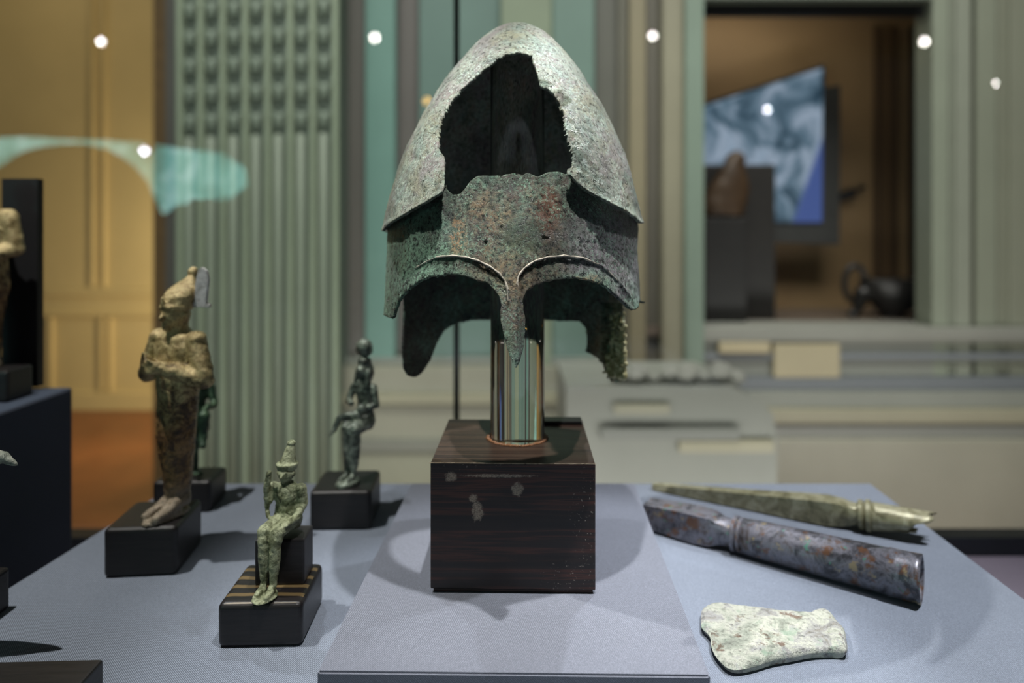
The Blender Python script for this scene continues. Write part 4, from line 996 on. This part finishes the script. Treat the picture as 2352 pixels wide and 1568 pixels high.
for k in range(8):
    rx = (0.034, 0.040, 0.030, 0.036, 0.042, 0.032, 0.040, 0.034)[k]
    px_ = 1424+k*38; c_ = P(px_, 888, DB+0.06); hz = rx*(0.75+0.2*math.sin(k*2.3))
    R = Matrix.Rotation(k*1.1, 3, 'Z')
    blob('stone_fragment', [('ell', (0, 0, hz*0.9), (rx, rx*0.8, hz), R), ('ell', (rx*0.5, 0.004, hz*0.8), (rx*0.6, rx*0.7, hz*0.75)), ('ell', (-rx*.4, -.003, hz*.7), (rx*.5, rx*.5, hz*.65))], .004, ms, None, 1, 1.0, 0.006, 30,
         label='pale rounded stone on the bench beyond the glass, %s of eight' % wh[k], cat='stone', group='pale stones on the bench').location = (c_.x, c_.y, zt0-0.001)
# niche contents
def screen_mat():
    s = N('video picture'); a = s.noise(4.5, 5, 0.6, dist=0.8); 
    c = s.ramp(a, [(0.36, (0.012, 0.035, 0.06)), (0.47, (0.10, 0.16, 0.22)), (0.58, (0.30, 0.36, 0.46)), (0.7, (0.14, 0.24, 0.34))])
    sep = s.n('ShaderNodeSeparateXYZ'); s.link(s.tc.outputs['Object'], sep.inputs[0])
    # deep blue wedge along the lower right of the picture
    k = s.math('ADD', s.math('MULTIPLY', sep.outputs['X'], 1.0), s.math('MULTIPLY', sep.outputs['Z'], -0.35))
    wdg = s.ramp(k, [(0.305, 0), (0.33, 1)])
    c = s.mix(wdg, c, (0.05, 0.085, 0.26)); 
    s.link(c, s.b.inputs['Emission Color']); s.b.inputs['Emission Strength'].default_value = 0.95
    s.b.inputs['Base Color'].default_value = (0, 0, 0, 1); return s.m
DS = 3.72
sc_pts = [(1560, 262), (1890, 155), (1888, 510), (1560, 510)]
oc = P(1750, 330, DS)
sn = empty('video_screen', oc, label='tilted blue lit video screen inside the niche', cat='screen')
bm = bmesh.new(); pv = [P(x, y, DS)-oc for x, y in sc_pts]
f0 = [bm.verts.new(p) for p in pv]; f1_ = [bm.verts.new(p+Vector((0, .012, 0))) for p in pv]
bm.faces.new(f0); bm.faces.new(list(reversed(f1_)))
for i in range(4): bm.faces.new((f0[i], f1_[i], f1_[(i+1) % 4], f0[(i+1) % 4]))
bmesh.ops.recalc_face_normals(bm, faces=bm.faces)
mesh_obj('display', bm, screen_mat(), sn)
bm = bmesh.new(); pv = [P(x, y, DS+0.013)-oc for x, y in [(1555, 256), (1894, 147), (1896, 200), (1930, 196), (1928, 562), (1555, 545)]]
f0 = [bm.verts.new(p) for p in pv]; f1_ = [bm.verts.new(p+Vector((0, .10, 0))) for p in pv]
bm.faces.new(f0); bm.faces.new(list(reversed(f1_)))
for i in range(6): bm.faces.new((f0[i], f1_[i], f1_[(i+1) % 6], f0[(i+1) % 6]))
bmesh.ops.recalc_face_normals(bm, faces=bm.faces)
mesh_obj('casing', bm, plain('slate casing', sr(44, 44, 42), 0.6), sn)
box('bracket', P(1800, 0, DS+.1).x-oc.x, P(1860, 0, DS+.1).x-oc.x, .113, DN-DS, -0.05, 0.05, M['black'], sn)
# black pedestal with brown mound
zn = fz0
x0 = P(1560, 0, 3.42).x; x1 = P(1781, 0, 3.42).x; zt1 = P(0, 378, 3.42).z
box('pedestal', x0, x1, 3.42, 3.66, zn, zt1, plain('black brown pedestal', sr(30, 27, 24), 0.5), bevel=0.006, label='taller black pedestal in the niche covering the lower left of the screen', cat='pedestal')
# brown rounded sculpture in front of the pedestal
c_ = P(1676, 440, 3.345)
box('pedestal', P(1620, 0, 3.28).x, P(1716, 0, 3.28).x, 3.28, 3.41, zn, P(0, 500, 3.28).z, plain('black plinth paint', sr(26, 24, 22), 0.5), bevel=0.006, label='lower black pedestal under the brown sculpture in the niche', cat='pedestal')
hz0 = P(0, 500, 3.28).z+0.004; hh = c_.z-hz0
blob('draped_bust', [('loft', [(-.04, 0, 0, .10, .055), (-.03, 0, hh*0.5, .115, .06), (-.01, 0, hh, .11, .055), (0.01, 0, hh+.09, .07, .05), (.02, 0, hh+.15, .04, .04)]), ('ell', (.03, 0, hh+.15), (.05, .04, .05))], .014, plain('dark brown bronze', sr(66, 48, 30), 0.5, 0.1, 0.3, 6), None, 3, 1.0, 0.008, 8,
     label='dark brown rounded sculpture on the lower black pedestal in the niche', cat='sculpture').location = (c_.x, 3.345, hz0)
# animal-handled vessel
c_ = P(2040, 650, 3.5)
ve = empty('bronze_vessel', (c_.x, 3.5, zn), label='dark bronze pouring vessel with looped handle in the niche', cat='vessel')
K = 3.5/F
hb = P(0, 640, 3.5).z-zn
mv = plain('black bronze', sr(40, 38, 36), 0.35, 0.4, 0.3, 12)
blob('bowl', [('loft', [(.02, 0, 0, .06, .06), (.02, 0, .02, .05, .05), (0.03, 0, .05, .10, .08), (0.04, 0, hb*0.55, .15, .10), (0.05, 0, hb*.9, .19, .11), (0.055, 0, hb, .20, .11)]), ('cap', (-.13, 0, hb*.6), (-.17, 0, hb*.1), .045, .02), ('ell', (-.18, 0, .018), (.035, .025, .018)), ('cap', (-.17, 0, hb*.1), (-.18, 0, .015), .02, .018)], .009, mv, ve, 2, 1.0)
hl = bmesh.new(); pts_ = []
for k in range(19):
    t = k/18; a_ = math.radians(-70+ t*250); pts_.append((-.17-.055*math.cos(a_)*1.0+0.0, 0, hb*0.78+.09*math.sin(a_)*1.0+0.02))
for a_, b_ in zip(pts_, pts_[1:]): add_cap(hl, a_, b_, .016, .016, 8)
mesh_obj('handle', hl, mv, ve, smooth=True)
c_ = P(1950, 448, DN-0.05)
bm = bmesh.new(); add_box(bm, (0, 0, 0), (.09, .05, .05), Matrix.Rotation(-.35, 3, 'Y'), 0.012); add_box(bm, (.06, .0, .03), (.10, .02, .02), Matrix.Rotation(-.45, 3, 'Y'), 0.006)
o = mesh_obj('wall_hook', bm, M['black'], label='small dark hook on the niche wall right of the screen', cat='hook'); o.location = (c_.x, DN-0.026, c_.z)
